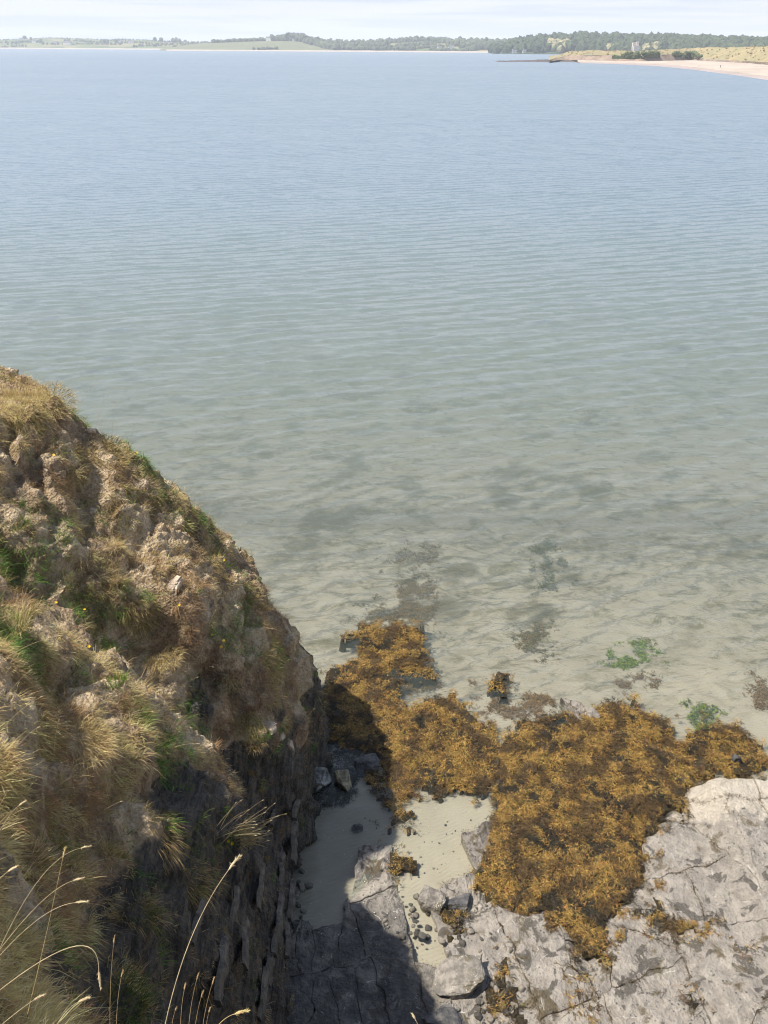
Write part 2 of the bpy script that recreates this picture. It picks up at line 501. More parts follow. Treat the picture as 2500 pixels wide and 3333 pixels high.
gx = spaced([(-12000, -60, 14), (-60, -12, 40), (-12, 16, 240), (16, 60, 40), (60, 12000, 14)])
gy = spaced([(-400, 0, 6), (0, 5, 10), (5, 22, 170), (22, 60, 70), (60, 400, 30), (400, 10300, 16)])
GX, GY = np.meshgrid(gx, gy, indexing='ij')
GZ = seabed_z(GX, GY)
link('seabed', mesh('seabed', xyz(GX, GY, GZ), grid_faces(len(gx), len(gy))[:, ::-1], M_sand), kind='structure')

# ------------------------------------------------------------------ sea
def build_sea():
    rows_py = np.concatenate([np.arange(4200, 3000, -12.0), np.arange(3000, 1500, -3.2), np.arange(1500, 400, -3.0), np.arange(400, 190, -2.5)])
    c = 1250
    dist = []
    for py in rows_py:
        dist.append(gp(c, py, 0)[1])
    dist = np.concatenate([dist, np.geomspace(dist[-1] * 1.1, 10300, 26)])
    ang = np.radians(spaced([(-74, -32, 50), (-32, 32, 460), (32, 74, 50)]))
    D, A = np.meshgrid(dist, ang, indexing='ij')
    X = np.clip(D * np.tan(A), -11900, 11900); Y = D
    sp = np.gradient(dist)[:, None] * np.ones_like(A) + 0.0025 * D
    z = np.zeros_like(X)
    rg = np.random.default_rng(5)
    main = math.radians(-90 + 21)
    for i in range(46):
        lam = 0.28 * (1.35 / 0.28) ** (rg.random())
        kk = 2 * math.pi / lam
        th = main + rg.normal(0, 0.34)
        slope = 0.060 * (lam / 1.0) ** -0.10
        fade = sstep(0.45, 0.22, sp / lam)
        ph = kk * (X * math.cos(th) + Y * math.sin(th)) + rg.random() * 6.28
        wv = np.sin(ph) if i % 2 else 1.0 - 2.0 * np.abs(np.sin(ph / 2)) ** 0.9
        z += fade * slope / kk * wv
    # slow variation in wave height, calmer in the lee of the rocks
    grp = 0.75 + 0.55 * fbm(xyz(X * 0.09, Y * 0.14), 3).reshape(X.shape)
    bed = seabed_z(X, Y)
    depth = np.clip(-bed, 0, None)
    calm = sstep(9.5, 14.5, Y + 0.35 * X * (X > 0))
    z = z * grp * (0.06 + 0.94 * calm)
    calm2 = 0.12 + 0.88 * calm
    facet = (0.25 + 0.67 * sstep(13, 40, D)) * sstep(11, 15, D)
    V = xyz(X, Y, z)
    me = mesh('sea', V, grid_faces(len(dist), len(ang))[:, ::-1], M_water, attrs={'depth': depth.ravel(), 'calm': calm2.ravel(), 'facet': facet.ravel()})
    return link('sea', me, kind='structure')
build_sea()

# ------------------------------------------------------------------ the cliff
# stations along the coast: foot (x, y), edge (x, y), height of the edge
ST = np.array([
    [9.0, 0.6, 8.0, -2.2, 11.2], [4.0, 1.5, 3.2, -0.9, 10.9], [1.6, 2.1, 1.2, 0.1, 10.4], [0.3, 2.5, 0.1, 0.45, 10.15],
    [-0.6, 3.0, -0.75, 0.85, 9.95], [-1.15, 3.6, -1.55, 1.5, 9.8], [-1.45, 4.3, -2.45, 2.7, 9.65], [-1.6, 5.4, -4.2, 4.6, 9.6],
    [-1.62, 7.0, -5.4, 6.6, 9.4], [-1.62, 8.2, -6.1, 8.0, 9.1], [-1.62, 9.5, -6.6, 9.4, 8.8], [-1.5, 11.0, -6.1, 10.9, 8.4],
    [-1.25, 12.4, -5.4, 12.3, 7.95], [-1.35, 13.4, -5.4, 12.8, 7.85], [-1.9, 14.4, -5.6, 13.2, 7.8], [-3.4, 15.4, -6.3, 13.6, 8.0],
    [-6.0, 16.0, -8.0, 14.0, 8.4], [-10.0, 16.4, -11.0, 14.6, 8.7], [-18.0, 17.0, -18.0, 15.2, 9.2]])
PROF_B = np.array([0.0, 0.08, 0.18, 0.30, 0.46, 0.60, 0.71, 0.85, 0.95, 1.0])
PROF_A = np.array([-0.03, 0.0, 0.02, 0.09, 0.22, 0.37, 0.52, 0.76, 0.93, 1.0])

def catmull(P, n):
    P = np.vstack([2 * P[0] - P[1], P, 2 * P[-1] - P[-2]])
    seg = np.linalg.norm(np.diff(P[1:-1, :2], axis=0), axis=1)
    cum = np.concatenate([[0], np.cumsum(seg)]); cum /= cum[-1]
    t = np.linspace(0, 1, n)
    i = np.clip(np.searchsorted(cum, t, side='right') - 1, 0, len(seg) - 1)
    s = ((t - cum[i]) / (cum[i + 1] - cum[i]))[:, None]
    a, b, c, d = P[i], P[i + 1], P[i + 2], P[i + 3]
    return 0.5 * (2 * b + (c - a) * s + (2 * a - 5 * b + 4 * c - d) * s ** 2 + (3 * b - a - 3 * c + d) * s ** 3)

def CDEP(Q):
    return (Q - C_) @ F_

def build_cliff():
    nu, nf, nt = 760, 350, 50
    S = catmull(ST, nu)
    v = np.linspace(-0.06, 1, nf)
    b = v
    a = np.interp(v, PROF_B, PROF_A)
    kern = np.hanning(17); kern /= kern.sum()
    a = np.convolve(np.pad(a, 8, mode='edge'), kern, 'valid')
    a[-8:] = np.interp(v[-8:], PROF_B, PROF_A)
    B = S[:, None, 0:2]; T = S[:, None, 2:4]; h = S[:, 4][:, None]
    a2 = np.interp(v, [0, .08, .18, .30, .46, .55, .65, .8, 1.0], [-.02, 0, .01, .03, .08, .14, .31, .62, 1.0])
    a2 = np.convolve(np.pad(a2, 8, mode='edge'), kern, 'valid'); a2[-8:] = np.interp(v[-8:], [.8, 1.0], [.62, 1.0])
    wk = (sstep(3.0, 5.0, S[:, 3]) * sstep(12.0, 10.0, S[:, 3]))[:, None]
    A = a[None, :] * (1 - wk) + a2[None, :] * wk
    # a gully cuts back through the wall and lets the sun reach the sand
    a3 = np.interp(v, [0, .14, .35, .55, .75, 1.0], [0, .03, .20, .43, .66, 1.0])
    wg = np.exp(-((S[:, 1] - 9.45) / 0.85) ** 2)[:, None]
    A = A * (1 - wg) + a3[None, :] * wg
    XY = B + (T - B) * A[:, :, None]
    Z = h * b[None, :]
    # plateau: from the edge inland
    inland = np.stack([np.where(S[:, 0] > -1.0, S[:, 2] * 1.0 - 3, -26.0), np.where(S[:, 0] > -1.0, -16.0, S[:, 3] - 3.0)], 1)
    w = np.linspace(0, 1, nt + 1)[1:] ** 2.0
    PXY = T + (inland[:, None, :] - T) * w[None, :, None]
    dl = np.linalg.norm(PXY - T, axis=2)
    PZ = h + 1.4 * (1 - np.exp(-dl / 3.5)) * sstep(16, 4, S[:, 3])[:, None] + 0.03 * dl
    X = np.concatenate([XY[..., 0], PXY[..., 0]], 1)
    Y = np.concatenate([XY[..., 1], PXY[..., 1]], 1)
    Zz = np.concatenate([Z, PZ], 1)
    P = np.stack([X, Y, Zz], -1)
    nv = P.shape[1]
    def normals(P):
        du = np.gradient(P, axis=0); dv = np.gradient(P, axis=1)
        n = np.cross(dv, du)
        return n / np.maximum(np.linalg.norm(n, axis=2, keepdims=True), 1e-9)
    N = normals(P)
    if N[nu // 2, nf // 2, 0] < 0: N = -N
    # smooth base normals along both directions
    for _ in range(3):
        N[1:-1] = (N[:-2] + N[1:-1] + N[2:]) / 3
    N /= np.linalg.norm(N, axis=2, keepdims=True)
    Q = P.reshape(-1, 3)
    zz = Q[:, 2]
    edge = np.concatenate([np.ones(nf), 1 - 0.75 * sstep(0, 0.1, np.linspace(0, 1, nt))])[None, :].repeat(nu, 0).ravel()
    # where slate shows: low on the face, higher towards the viewer
    rl = np.interp(Q[:, 1], [0, 3, 5, 7, 9, 11, 12.5, 15, 17], [7.6, 7.3, 6.3, 5.0, 3.7, 2.5, 1.7, 1.6, 2.0])
    rn = fbm(Q * 0.8 + 40, 4)
    rock = sstep(0.9, -0.7, zz - rl + rn * 1.5)
    warp = fbm(Q * 0.5 + 9, 3)
    d = 0.24 * fbm(Q * 0.7 + 3, 2) * edge
    bl = np.clip(np.abs(fbm(Q * np.array([1.15, 1.15, 0.85]) + 21, 2)) * 2.6, 0, 1.1)          # rounded hummocks with dark clefts between
    d += 0.11 * (bl - 0.45) * (1 - 0.6 * rock) * edge
    bl2 = np.clip(np.abs(fbm(Q * 3.2 + 5, 2)) * 2.4, 0, 1.1)
    d += 0.05 * (bl2 - 0.4) * edge
    d += 0.045 * fbm(Q * 9 + 2, 3)
    bare = sstep(0.20, 0.34, fbm(Q * 1.15 + 77, 3) + 0.06 * (bl - 0.4)) * (1 - rock)
    # the larger patches of naked earth on the slope and on the skyline nose
    bx, by, _ = proj(Q)
    nn = fbm(Q * 2.2 + 11, 3)
    for sx, sy, rx, ry in [(570, 2310, 85, 130), (640, 2420, 60, 60), (1000, 2110, 50, 110), (690, 1990, 45, 90), (545, 1760, 60, 90), (450, 1700, 50, 70), (160, 1760, 50, 60), (420, 2080, 60, 60), (140, 2060, 70, 60), (640, 1880, 40, 40), (1010, 2300, 35, 70), (330, 1540, 40, 90), (60, 1420, 60, 60)]:
        bare = np.maximum(bare, sstep(1.15, 0.75, np.hypot((bx - sx) / rx, (by - sy) / ry) + 0.9 * nn) * (1 - rock))
    for sx, sy, rx, ry, dp in [(300, 1600, 55, 150, .40), (640, 1730, 45, 80, .28), (730, 2250, 90, 85, .36), (225, 2210, 90, 70, .32), (50, 1860, 80, 80, .32), (470, 2570, 150, 80, .30), (780, 1840, 50, 70, .26), (120, 1560, 60, 60, .2)]:
        d -= dp * np.exp(-1.6 * (np.hypot((bx - sx) / rx, (by - sy) / ry) + 0.5 * nn) ** 2) * (CDEP(Q) < 16.5)
    crumb = np.abs(fbm(Q * 5.5 + 31, 3)) * 1.6 - 0.35
    d += (0.15 + 0.85 * bare) * 0.065 * crumb * (1 - rock)
    # slate: thin beds standing on edge, broken into steps
    s = Q[:, 0] * 1.0 + Q[:, 2] * 0.18 + 0.22 * warp + 0.03 * Q[:, 1]
    q = s * 6.5
    step = (np.floor(q) + sstep(0.25, 0.75, q - np.floor(q))) - q
    blk = perlin(np.stack([np.floor(q) * 3.7, Q[:, 1] * 0.9, zz * 0.6], 1))
    d += rock * (0.11 * step + 0.18 * blk + 0.05 * perlin(np.stack([q * 2.3, Q[:, 1] * 2.2, zz * 1.6], 1)))
    P2 = P + N * d.reshape(nu, nv, 1)
    # ledges: turf noses with steep risers between them
    ter = np.sin(6.283 * (zz / 0.95 + 1.5 * fbm(Q * 0.55 + 130, 3)))
    amp = 0.085 * (1 - rock) * edge * sstep(0.5, 2.0, zz) * np.clip(0.6 + 1.6 * fbm(Q * 0.7 + 90, 2), 0, 1.4)
    P2[..., 2] += (amp * ter + 0.05 * (bl - 0.5) * (1 - rock) * edge).reshape(nu, nv)
    # keep the foot tucked into the ground
    N2 = normals(P2)
    if N2[nu // 2, nf // 2, 0] < 0: N2 = -N2
    flat = np.concatenate([np.zeros(nf), np.ones(nt)])[None, :].repeat(nu, 0).ravel()
    bare *= 1 - flat
    fc = grid_faces(nu, nv)
    me = mesh('cliff', P2.reshape(-1, 3), fc, M_cliff, attrs={'rock': rock, 'bare': bare})
    o = link('cliff', me, kind='structure')
    return P2.reshape(-1, 3), N2.reshape(-1, 3), rock, bare, flat, (nu, nv)
CP, CN, CROCK, CBARE, CFLAT, CSH = build_cliff()
CPX, CPY, CDZ = proj(CP)

def cliff_at(px, py, rad=14.0):
    """the visible cliff vertex at a photograph pixel: index"""
    ok = (CDZ > 0.5) & (np.abs(CPX - px) < 400) & (np.abs(CPY - py) < 400)
    idx = np.nonzero(ok)[0]
    dd = np.hypot(CPX[idx] - px, CPY[idx] - py)
    near = idx[dd < max(rad, dd.min() + 4)]
    return near[np.argmin(CDZ[near])]

# ------------------------------------------------------------------ blades
def blades(base, dirs, length, width, droop, col, side=None, seg=3, tipcol=None, curl=None):
    """tapered strips; returns V, F(tri/quad list), colours"""
    n = len(base)
    dirs = dirs / np.maximum(np.linalg.norm(dirs, axis=1, keepdims=True), 1e-9)
    if side is None:
        r = RNG.normal(size=(n, 3))
        side = np.cross(dirs, r)
    side /= np.maximum(np.linalg.norm(side, axis=1, keepdims=True), 1e-9)
    g = np.array([0, 0, -1.0])
    V, Cc = [], []
    tipcol = col if tipcol is None else tipcol
    for i in range(seg + 1):
        s = i / seg
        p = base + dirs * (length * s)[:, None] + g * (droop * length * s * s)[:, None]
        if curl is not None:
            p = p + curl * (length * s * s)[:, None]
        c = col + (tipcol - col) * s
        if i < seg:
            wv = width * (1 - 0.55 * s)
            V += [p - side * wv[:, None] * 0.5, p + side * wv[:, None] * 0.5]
            Cc += [c, c]
        else:
            V.append(p); Cc.append(c)
    m = 2 * seg + 1
    V = np.stack(V, 1).reshape(-1, 3); Cc = np.stack(Cc, 1).reshape(-1, 3)
    o = (np.arange(n) * m)[:, None]
    quads = [np.concatenate([o + 2 * i, o + 2 * i + 1, o + 2 * i + 3, o + 2 * i + 2], 1) for i in range(seg - 1)]
    tris = np.concatenate([o + 2 * seg - 2, o + 2 * seg - 1, o + 2 * seg], 1)
    return V, [np.concatenate(quads), tris], Cc

def join(parts):
    V, T, Q, C = [], [], [], []
    off = 0
    for v, f, c in parts:
        V.append(v); C.append(c)
        for a in f:
            (T if a.shape[1] == 3 else Q).append(a + off)
        off += len(v)
    F = []
    if Q: F.append(np.concatenate(Q))
    if T: F.append(np.concatenate(T))
    return np.concatenate(V), F, np.concatenate(C)

def jitcol(base, n, amt=0.18, hue=0.06):
    base = np.asarray(base, float)
    k = 1 + RNG.normal(0, amt, (n, 1))
    return np.clip(base * k * (1 + RNG.normal(0, hue, (n, 3))), 0.004, 0.9)

STRAW = np.array([0.78, 0.61, 0.29]); TAN = np.array([0.56, 0.395, 0.20]); RUST = np.array([0.46, 0.30, 0.155])
OLIVE = np.array([0.29, 0.27, 0.075]); GREEN = np.array([0.14, 0.27, 0.05]); DKGRN = np.array([0.075, 0.13, 0.04])
PALE = np.array([0.74, 0.61, 0.38])

def tri_areas():
    nu, nv = CSH
    P = CP.reshape(nu, nv, 3)
    a = np.linalg.norm(np.cross(P[1:, :-1] - P[:-1, :-1], P[:-1, 1:] - P[:-1, :-1]), axis=2)
    return a

def scatter_cliff(n, weight):
    """random points on the cliff: pos, normal, weights index"""
    nu, nv = CSH
    P = CP.reshape(nu, nv, 3)
    a = tri_areas() * weight.reshape(nu, nv)[:-1, :-1]
    p = a.ravel() / a.sum()
    k = RNG.choice(len(p), n, p=p)
    i, j = k // (nv - 1), k % (nv - 1)
    s, t = RNG.random(n)[:, None], RNG.random(n)[:, None]
    pos = P[i, j] * (1 - s) * (1 - t) + P[i + 1, j] * s * (1 - t) + P[i, j + 1] * (1 - s) * t + P[i + 1, j + 1] * s * t
    return pos, CN.reshape(nu, nv, 3)[i, j], i * nv + j

def build_turf():
    view = CP - C_; view /= np.linalg.norm(view, axis=1, keepdims=True)
    vis = (CDZ > 0.5) & (CPX > -150) & (CPX < 1300) & (CPY > 1100) & (CPY < 3600) & (CP[:, 1] < 15.2) & ((CN * view).sum(1) < 0.25)
    gr = sstep(-0.34, -0.05, fbm(CP * 1.0 + 300, 3)) * (1 - 0.78 * CBARE) * (1 - 0.97 * CROCK) + 0.9 * CFLAT
    gr += 0.05 * (1 - CROCK)
    dens = np.where(vis, gr, 0) * np.clip(7.0 / np.maximum(CDZ, 1), 0.35, 1.6)
    parts = []
    up = np.array([0, 0, 1.0])
    # short matted thatch close to the soil
    n = 70000
    b, nr, k = scatter_cliff(n, dens)
    d = nr * 0.35 + RNG.normal(0, 0.7, (n, 3))
    t1 = fbm(b * 1.7 + 60, 3)
    c = jitcol(TAN, n, 0.22)
    c[t1 > 0.15] = jitcol(RUST, int((t1 > 0.15).sum()), 0.22)
    c[t1 < -0.12] = jitcol(STRAW, int((t1 < -0.12).sum()), 0.2)
    parts.append(blades(b, d, RNG.uniform(0.03, 0.09, n), RNG.uniform(0.004, 0.007, n), RNG.uniform(0.1, 0.5, n), c, seg=2))
    # separate small tussocks, each with its own colour and lean
    m = 4600
    tb, tn, k = scatter_cliff(m, dens)
    t1 = fbm(tb * 1.2 + 60, 3) + RNG.normal(0, 0.12, m); t2 = fbm(tb * 0.8 + 160, 3) + RNG.normal(0, 0.08, m)
    tc = jitcol(TAN * 1.05, m, 0.14)
    tc[t1 > 0.16] = jitcol(RUST, int((t1 > 0.16).sum()), 0.14)
    tc[t1 < 0.04] = jitcol(STRAW, int((t1 < 0.04).sum()), 0.12)
    g = t2 > 0.10
    tc[g] = jitcol(OLIVE, int(g.sum()), 0.2)
    g = t2 > 0.25
    tc[g] = jitcol(GREEN * 1.15, int(g.sum()), 0.2)
    g = (CFLAT[k] > 0.5) | (tb[:, 2] > 7.7)
    tc[g] = jitcol(STRAW, int(g.sum()), 0.12)
    sz = RNG.uniform(0.5, 1.35, m) ** 1.3
    per = 30
    b = np.repeat(tb, per, 0); nr = np.repeat(tn, per, 0); c = np.repeat(tc, per, 0) * (1 + RNG.normal(0, 0.14, (m * per, 1))); s_ = np.repeat(sz, per)
    n = len(b)
    off = RNG.normal(0, 1, (n, 3)); off -= nr * (off * nr).sum(1)[:, None]
    ln_ = np.repeat(RNG.normal(0, 0.28, (m, 3)) + np.array([0.12, -0.10, 0.0]), per, 0)
    d = nr * 0.65 + up * 0.30 + off * 0.42 + ln_
    c = np.clip(c, 0.01, 0.9)
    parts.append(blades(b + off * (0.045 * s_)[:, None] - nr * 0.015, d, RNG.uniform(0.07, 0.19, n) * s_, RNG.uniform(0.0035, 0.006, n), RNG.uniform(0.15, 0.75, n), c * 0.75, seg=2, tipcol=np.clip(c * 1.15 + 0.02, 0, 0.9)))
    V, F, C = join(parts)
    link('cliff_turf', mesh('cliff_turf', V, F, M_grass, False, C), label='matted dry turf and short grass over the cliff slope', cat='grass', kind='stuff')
build_turf()

def tuft_mesh(name, p, nrm, rad, n, length, cols, lean=(0.25, -0.15, 0), droop=0.6, spread=0.5, width=0.006, upb=0.6):
    e1 = np.cross(nrm, [0.1, 0.2, 1.0]); e1 /= np.linalg.norm(e1); e2 = np.cross(nrm, e1)
    a = RNG.random(n) * 6.283; r = rad * np.sqrt(RNG.random(n))
    off = e1 * (np.cos(a) * r)[:, None] + e2 * (np.sin(a) * r)[:, None]
    base = off - nrm * 0.05
    d = nrm * 0.7 + np.array([0, 0, upb]) + off / rad * spread + RNG.normal(0, 0.22, (n, 3)) + np.array(lean)
    ln = length * RNG.uniform(0.45, 1.1, n)
    pick = RNG.integers(0, len(cols), n)
    c = np.array([cols[i] for i in pick]) * (1 + RNG.normal(0, 0.18, (n, 1)))
    c = np.clip(c, 0.005, 0.9)
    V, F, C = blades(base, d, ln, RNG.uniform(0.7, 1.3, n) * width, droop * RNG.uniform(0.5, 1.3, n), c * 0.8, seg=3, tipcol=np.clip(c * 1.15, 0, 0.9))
    return mesh(name, V, F, M_grass, False, C)

DRY = [STRAW, STRAW, TAN, PALE * 0.85]; RUSTY = [TAN, RUST, STRAW]; MIXED = [STRAW, OLIVE, OLIVE, TAN]; GRN = [GREEN, GREEN * 1.25, OLIVE]; DGR = [DKGRN, GREEN, DKGRN]
TUFTS = [
  # px, py, radius, blades, length, palette, lean, droop, label
  (70, 1275, 0.34, 900, 0.32, DRY, (0.2, 0, 0), 0.5, 'golden dry grass clump on the flat top of the cliff'),
  (190, 1295, 0.30, 700, 0.30, DRY, (0.3, -0.1, 0), 0.6, 'golden dry grass clump overhanging the highest cliff corner'),
  (120, 1375, 0.26, 600, 0.30, [STRAW, STRAW, OLIVE, TAN], (0.2, -0.2, 0), 0.7, 'straw coloured grass clump just below the cliff top'),
  (360, 1455, 0.36, 900, 0.28, MIXED, (0.35, -0.1, 0), 0.6, 'large green and straw clump on the upper skyline slope'),
  (198, 1470, 0.13, 130, 0.22, GRN, (0, -0.1, 0), 0.3, 'bright green spiky clump high on the left'),
  (525, 1615, 0.13, 130, 0.22, GRN, (0.25, -0.1, 0), 0.4, 'bright green clump on the skyline halfway up the cliff'),
  (280, 1635, 0.10, 90, 0.18, GRN, (0, -0.1, 0), 0.3, 'small green clump beside the dark gully'),
  (50, 1700, 0.20, 240, 0.26, [OLIVE, GREEN, STRAW], (0.1, -0.2, 0), 0.5, 'olive grass clump at the left edge below the top'),
  (205, 1745, 0.09, 70, 0.18, GRN, (0.1, -0.1, 0), 0.3, 'little green clump on the pale crumbling lump'),
  (490, 1830, 0.28, 700, 0.22, RUSTY, (0.2, -0.1, 0), 0.5, 'rust brown grass cushion in the middle of the slope'),
  (630, 1910, 0.12, 120, 0.20, GRN, (0.25, -0.1, 0), 0.4, 'green clump on the ridge near the skyline'),
  (480, 1925, 0.14, 150, 0.24, GRN, (0, -0.2, 0), 0.5, 'green clump under the rust brown cushion'),
  (180, 1890, 0.22, 420, 0.20, [TAN, OLIVE, GREEN * 1.2], (0.1, -0.1, 0), 0.4, 'brown and green grass cushion below the gully'),
  (830, 1920, 0.20, 350, 0.26, [OLIVE, STRAW, TAN], (0.4, 0, 0), 0.6, 'mixed grass clump leaning out over the sea'),
  (860, 1960, 0.22, 520, 0.22, RUSTY, (0.2, -0.1, 0), 0.6, 'brown grass mop on the lower skyline'),
  (470, 2010, 0.28, 480, 0.28, MIXED, (0.2, -0.2, 0), 0.6, 'broad olive and straw clump at the centre of the slope'),
  (520, 2120, 0.30, 850, 0.32, DRY, (0.2, -0.25, 0), 0.8, 'long combed straw grass above the pale earth patch'),
  (30, 2040, 0.24, 340, 0.42, [STRAW, PALE, OLIVE], (0.6, 0, 0), 0.5, 'long pale grasses reaching in at the left edge'),
  (355, 2215, 0.18, 220, 0.26, GRN, (0.1, -0.15, 0), 0.4, 'vivid green clump left of the pale earth patch'),
  (225, 2205, 0.22, 300, 0.26, DGR, (0.1, -0.15, 0), 0.4, 'dark green clump in shade left of the vivid one'),
  (430, 2310, 0.24, 320, 0.32, [GREEN, OLIVE, DKGRN], (0.3, -0.15, 0), 0.5, 'wide green drift at the lower left of the pale earth'),
  (365, 2100, 0.07, 50, 0.16, GRN, (0.1, 0, 0), 0.3, 'tiny bright green clump with spreading leaves'),
  (275, 2400, 0.26, 900, 0.36, DRY, (0.15, -0.2, 0), 0.9, 'pale straw plume hanging down the middle left'),
  (170, 2390, 0.22, 450, 0.28, RUSTY, (0.1, -0.2, 0), 0.7, 'brown grass beside the pale straw plume'),
  (730, 2230, 0.12, 110, 0.20, [DKGRN, GREEN], (0.2, -0.1, 0), 0.4, 'grey green clump in the shaded hollow'),
  (890, 2150, 0.24, 560, 0.30, [STRAW, OLIVE * 1.2, TAN], (0.2, -0.2, 0), 0.8, 'yellow grass under the pale skyline rock'),
  (890, 2260, 0.22, 620, 0.28, DRY, (0.1, -0.2, 0), 0.8, 'golden hanging mop near the cliff nose'),
  (810, 2355, 0.20, 480, 0.30, [OLIVE * 1.4, STRAW, OLIVE], (0.2, -0.2, 0), 0.8, 'yellow green fountain of grass above the slate'),
  (835, 2420, 0.15, 300, 0.22, RUSTY, (0.1, -0.2, 0), 0.8, 'tan fringe hanging below the yellow green fountain'),
  (1030, 2180, 0.07, 60, 0.18, GRN, (0.4, 0, 0), 0.4, 'green sprig sticking out over the orange seaweed'),
  (1000, 2300, 0.07, 60, 0.18, [OLIVE * 1.4, GREEN], (0.4, 0, 0), 0.4, 'yellow green sprig low on the cliff nose'),
  (865, 2560, 0.08, 70, 0.20, [OLIVE * 1.5, GREEN * 1.2], (0.3, 0, 0), 0.5, 'lime green sprig growing from the bare slate'),
  (650, 2480, 0.10, 110, 0.22, DRY, (0.2, -0.1, 0), 0.7, 'small tan wisp on the shaded earth'),
  (800, 2720, 0.16, 260, 0.42, [PALE, STRAW], (0.8, 0.1, 0.1), 0.4, 'sunlit pale grasses leaning out above the shaded slate'),
  (640, 2850, 0.20, 320, 0.36, [OLIVE, TAN], (0.2, -0.3, 0), 0.9, 'drooping olive grass down the shaded slate'),
  (540, 2720, 0.20, 320, 0.40, [TAN, OLIVE, TAN], (0.15, -0.3, 0), 0.9, 'brown grass curtain down the shaded slate'),
  (470, 2960, 0.20, 320, 0.42, [OLIVE, TAN, DKGRN], (0.15, -0.3, 0), 0.9, 'long olive curtain of grass low on the near slate'),
  (430, 3280, 0.28, 520, 0.36, [DKGRN, OLIVE, GREEN], (0.1, 0, 0.3), 0.4, 'dark green grass at the bottom edge'),
  (60, 3020, 0.22, 300, 0.36, [STRAW, OLIVE, PALE], (0.5, 0, 0.2), 0.4, 'sunlit straw grass in the near left corner'),
  (180, 3060, 0.16, 200, 0.24, [DKGRN, OLIVE, GREEN], (0.2, 0, 0), 0.5, 'trailing dark green growth near the left corner'),
  (100, 2830, 0.18, 220, 0.26, [OLIVE, TAN, DKGRN], (0.3, -0.1, 0), 0.6, 'dull olive clump on the shaded near earth'),
]
for (px, py, rad, nb, ln, pal, lean, dr, lab) in TUFTS:
    i = cliff_at(px, py)
    nrm = CN[i] * 1.0
    nf_ = min(1.0, CDZ[i] / 9.0)
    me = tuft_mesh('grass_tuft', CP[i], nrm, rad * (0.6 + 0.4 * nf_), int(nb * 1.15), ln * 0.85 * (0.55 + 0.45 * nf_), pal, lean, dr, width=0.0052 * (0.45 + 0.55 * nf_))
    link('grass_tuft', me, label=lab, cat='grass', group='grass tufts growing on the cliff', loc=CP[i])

# ------------------------------------------------------------------ stems with seed heads
def tube(pts, radii, sides=5):
    pts = np.asarray(pts, float); n = len(pts)
    t = np.gradient(pts, axis=0); t /= np.maximum(np.linalg.norm(t, axis=1, keepdims=True), 1e-9)
    a = np.cross(t, [0.3, 0.9, 0.2]); a /= np.maximum(np.linalg.norm(a, axis=1, keepdims=True), 1e-9)
    b = np.cross(t, a)
    ang = np.arange(sides) * 2 * math.pi / sides
    V = pts[:, None, :] + (a[:, None, :] * np.cos(ang)[None, :, None] + b[:, None, :] * np.sin(ang)[None, :, None]) * np.asarray(radii)[:, None, None]
    V = V.reshape(-1, 3)
    i = np.arange(n - 1)[:, None] * sides; j = np.arange(sides)[None, :]; j2 = (j + 1) % sides
    F = np.stack([i + j, i + j2, i + sides + j2, i + sides + j], -1).reshape(-1, 4)
    return V, F

def bez(p0, p1, p2, n=14):
    t = np.linspace(0, 1, n)[:, None]
    return p0 * (1 - t) ** 2 + 2 * p1 * t * (1 - t) + p2 * t * t

def stem(ctrl, lab, r=0.0022, head=0.07, hr=0.006, c=PALE, group=None):
    head *= 0.75; hr *= 0.62; r *= 0.72
    """ctrl: three points; the last bit carries a bristly seed head"""
    pts = bez(*[np.asarray(q, float) for q in ctrl], n=18)
    base = pts[0].copy()
    root = bpy.data.objects.new('seeding_grass', None)
    COL.objects.link(root)
    root.location = base
    root['label'] = lab; root['category'] = 'grass stem'
    if group: root['group'] = group
    V, F = tube(pts - base, np.linspace(r, r * 0.6, len(pts)), 5)
    link('stalk', mesh('stalk', V, F, M_grass, True, jitcol(c * 0.85, len(V), 0.05, 0.02)), parent=root)
    d = pts[-1] - pts[-3]; d /= np.linalg.norm(d)
    hp = [pts[-1] - base + d * head * s + np.array([0, 0, -0.25]) * head * s * s for s in np.linspace(0, 1, 8)]
    rr = hr * np.array([0.25, 0.8, 1.0, 1.0, 0.9, 0.7, 0.4, 0.05])
    hv, hf = tube(hp, rr, 6)
    n = 60
    k = RNG.integers(0, 7, n)
    bb = np.array(hp)[k] + RNG.normal(0, hr * 0.3, (n, 3))
    dd = d * 0.8 + RNG.normal(0, 0.35, (n, 3))
    bv, bf, bc = blades(bb, dd, np.full(n, head * 0.22), np.full(n, hr * 0.5), np.full(n, 0.1), jitcol(c * 1.1, n, 0.12), seg=2)
    V, F, C = join([(hv, [hf], jitcol(c * 1.05, len(hv), 0.12)), (bv, bf, bc)])
    link('seed_head', mesh('seed_head', V, F, M_grass, False, C), parent=root)

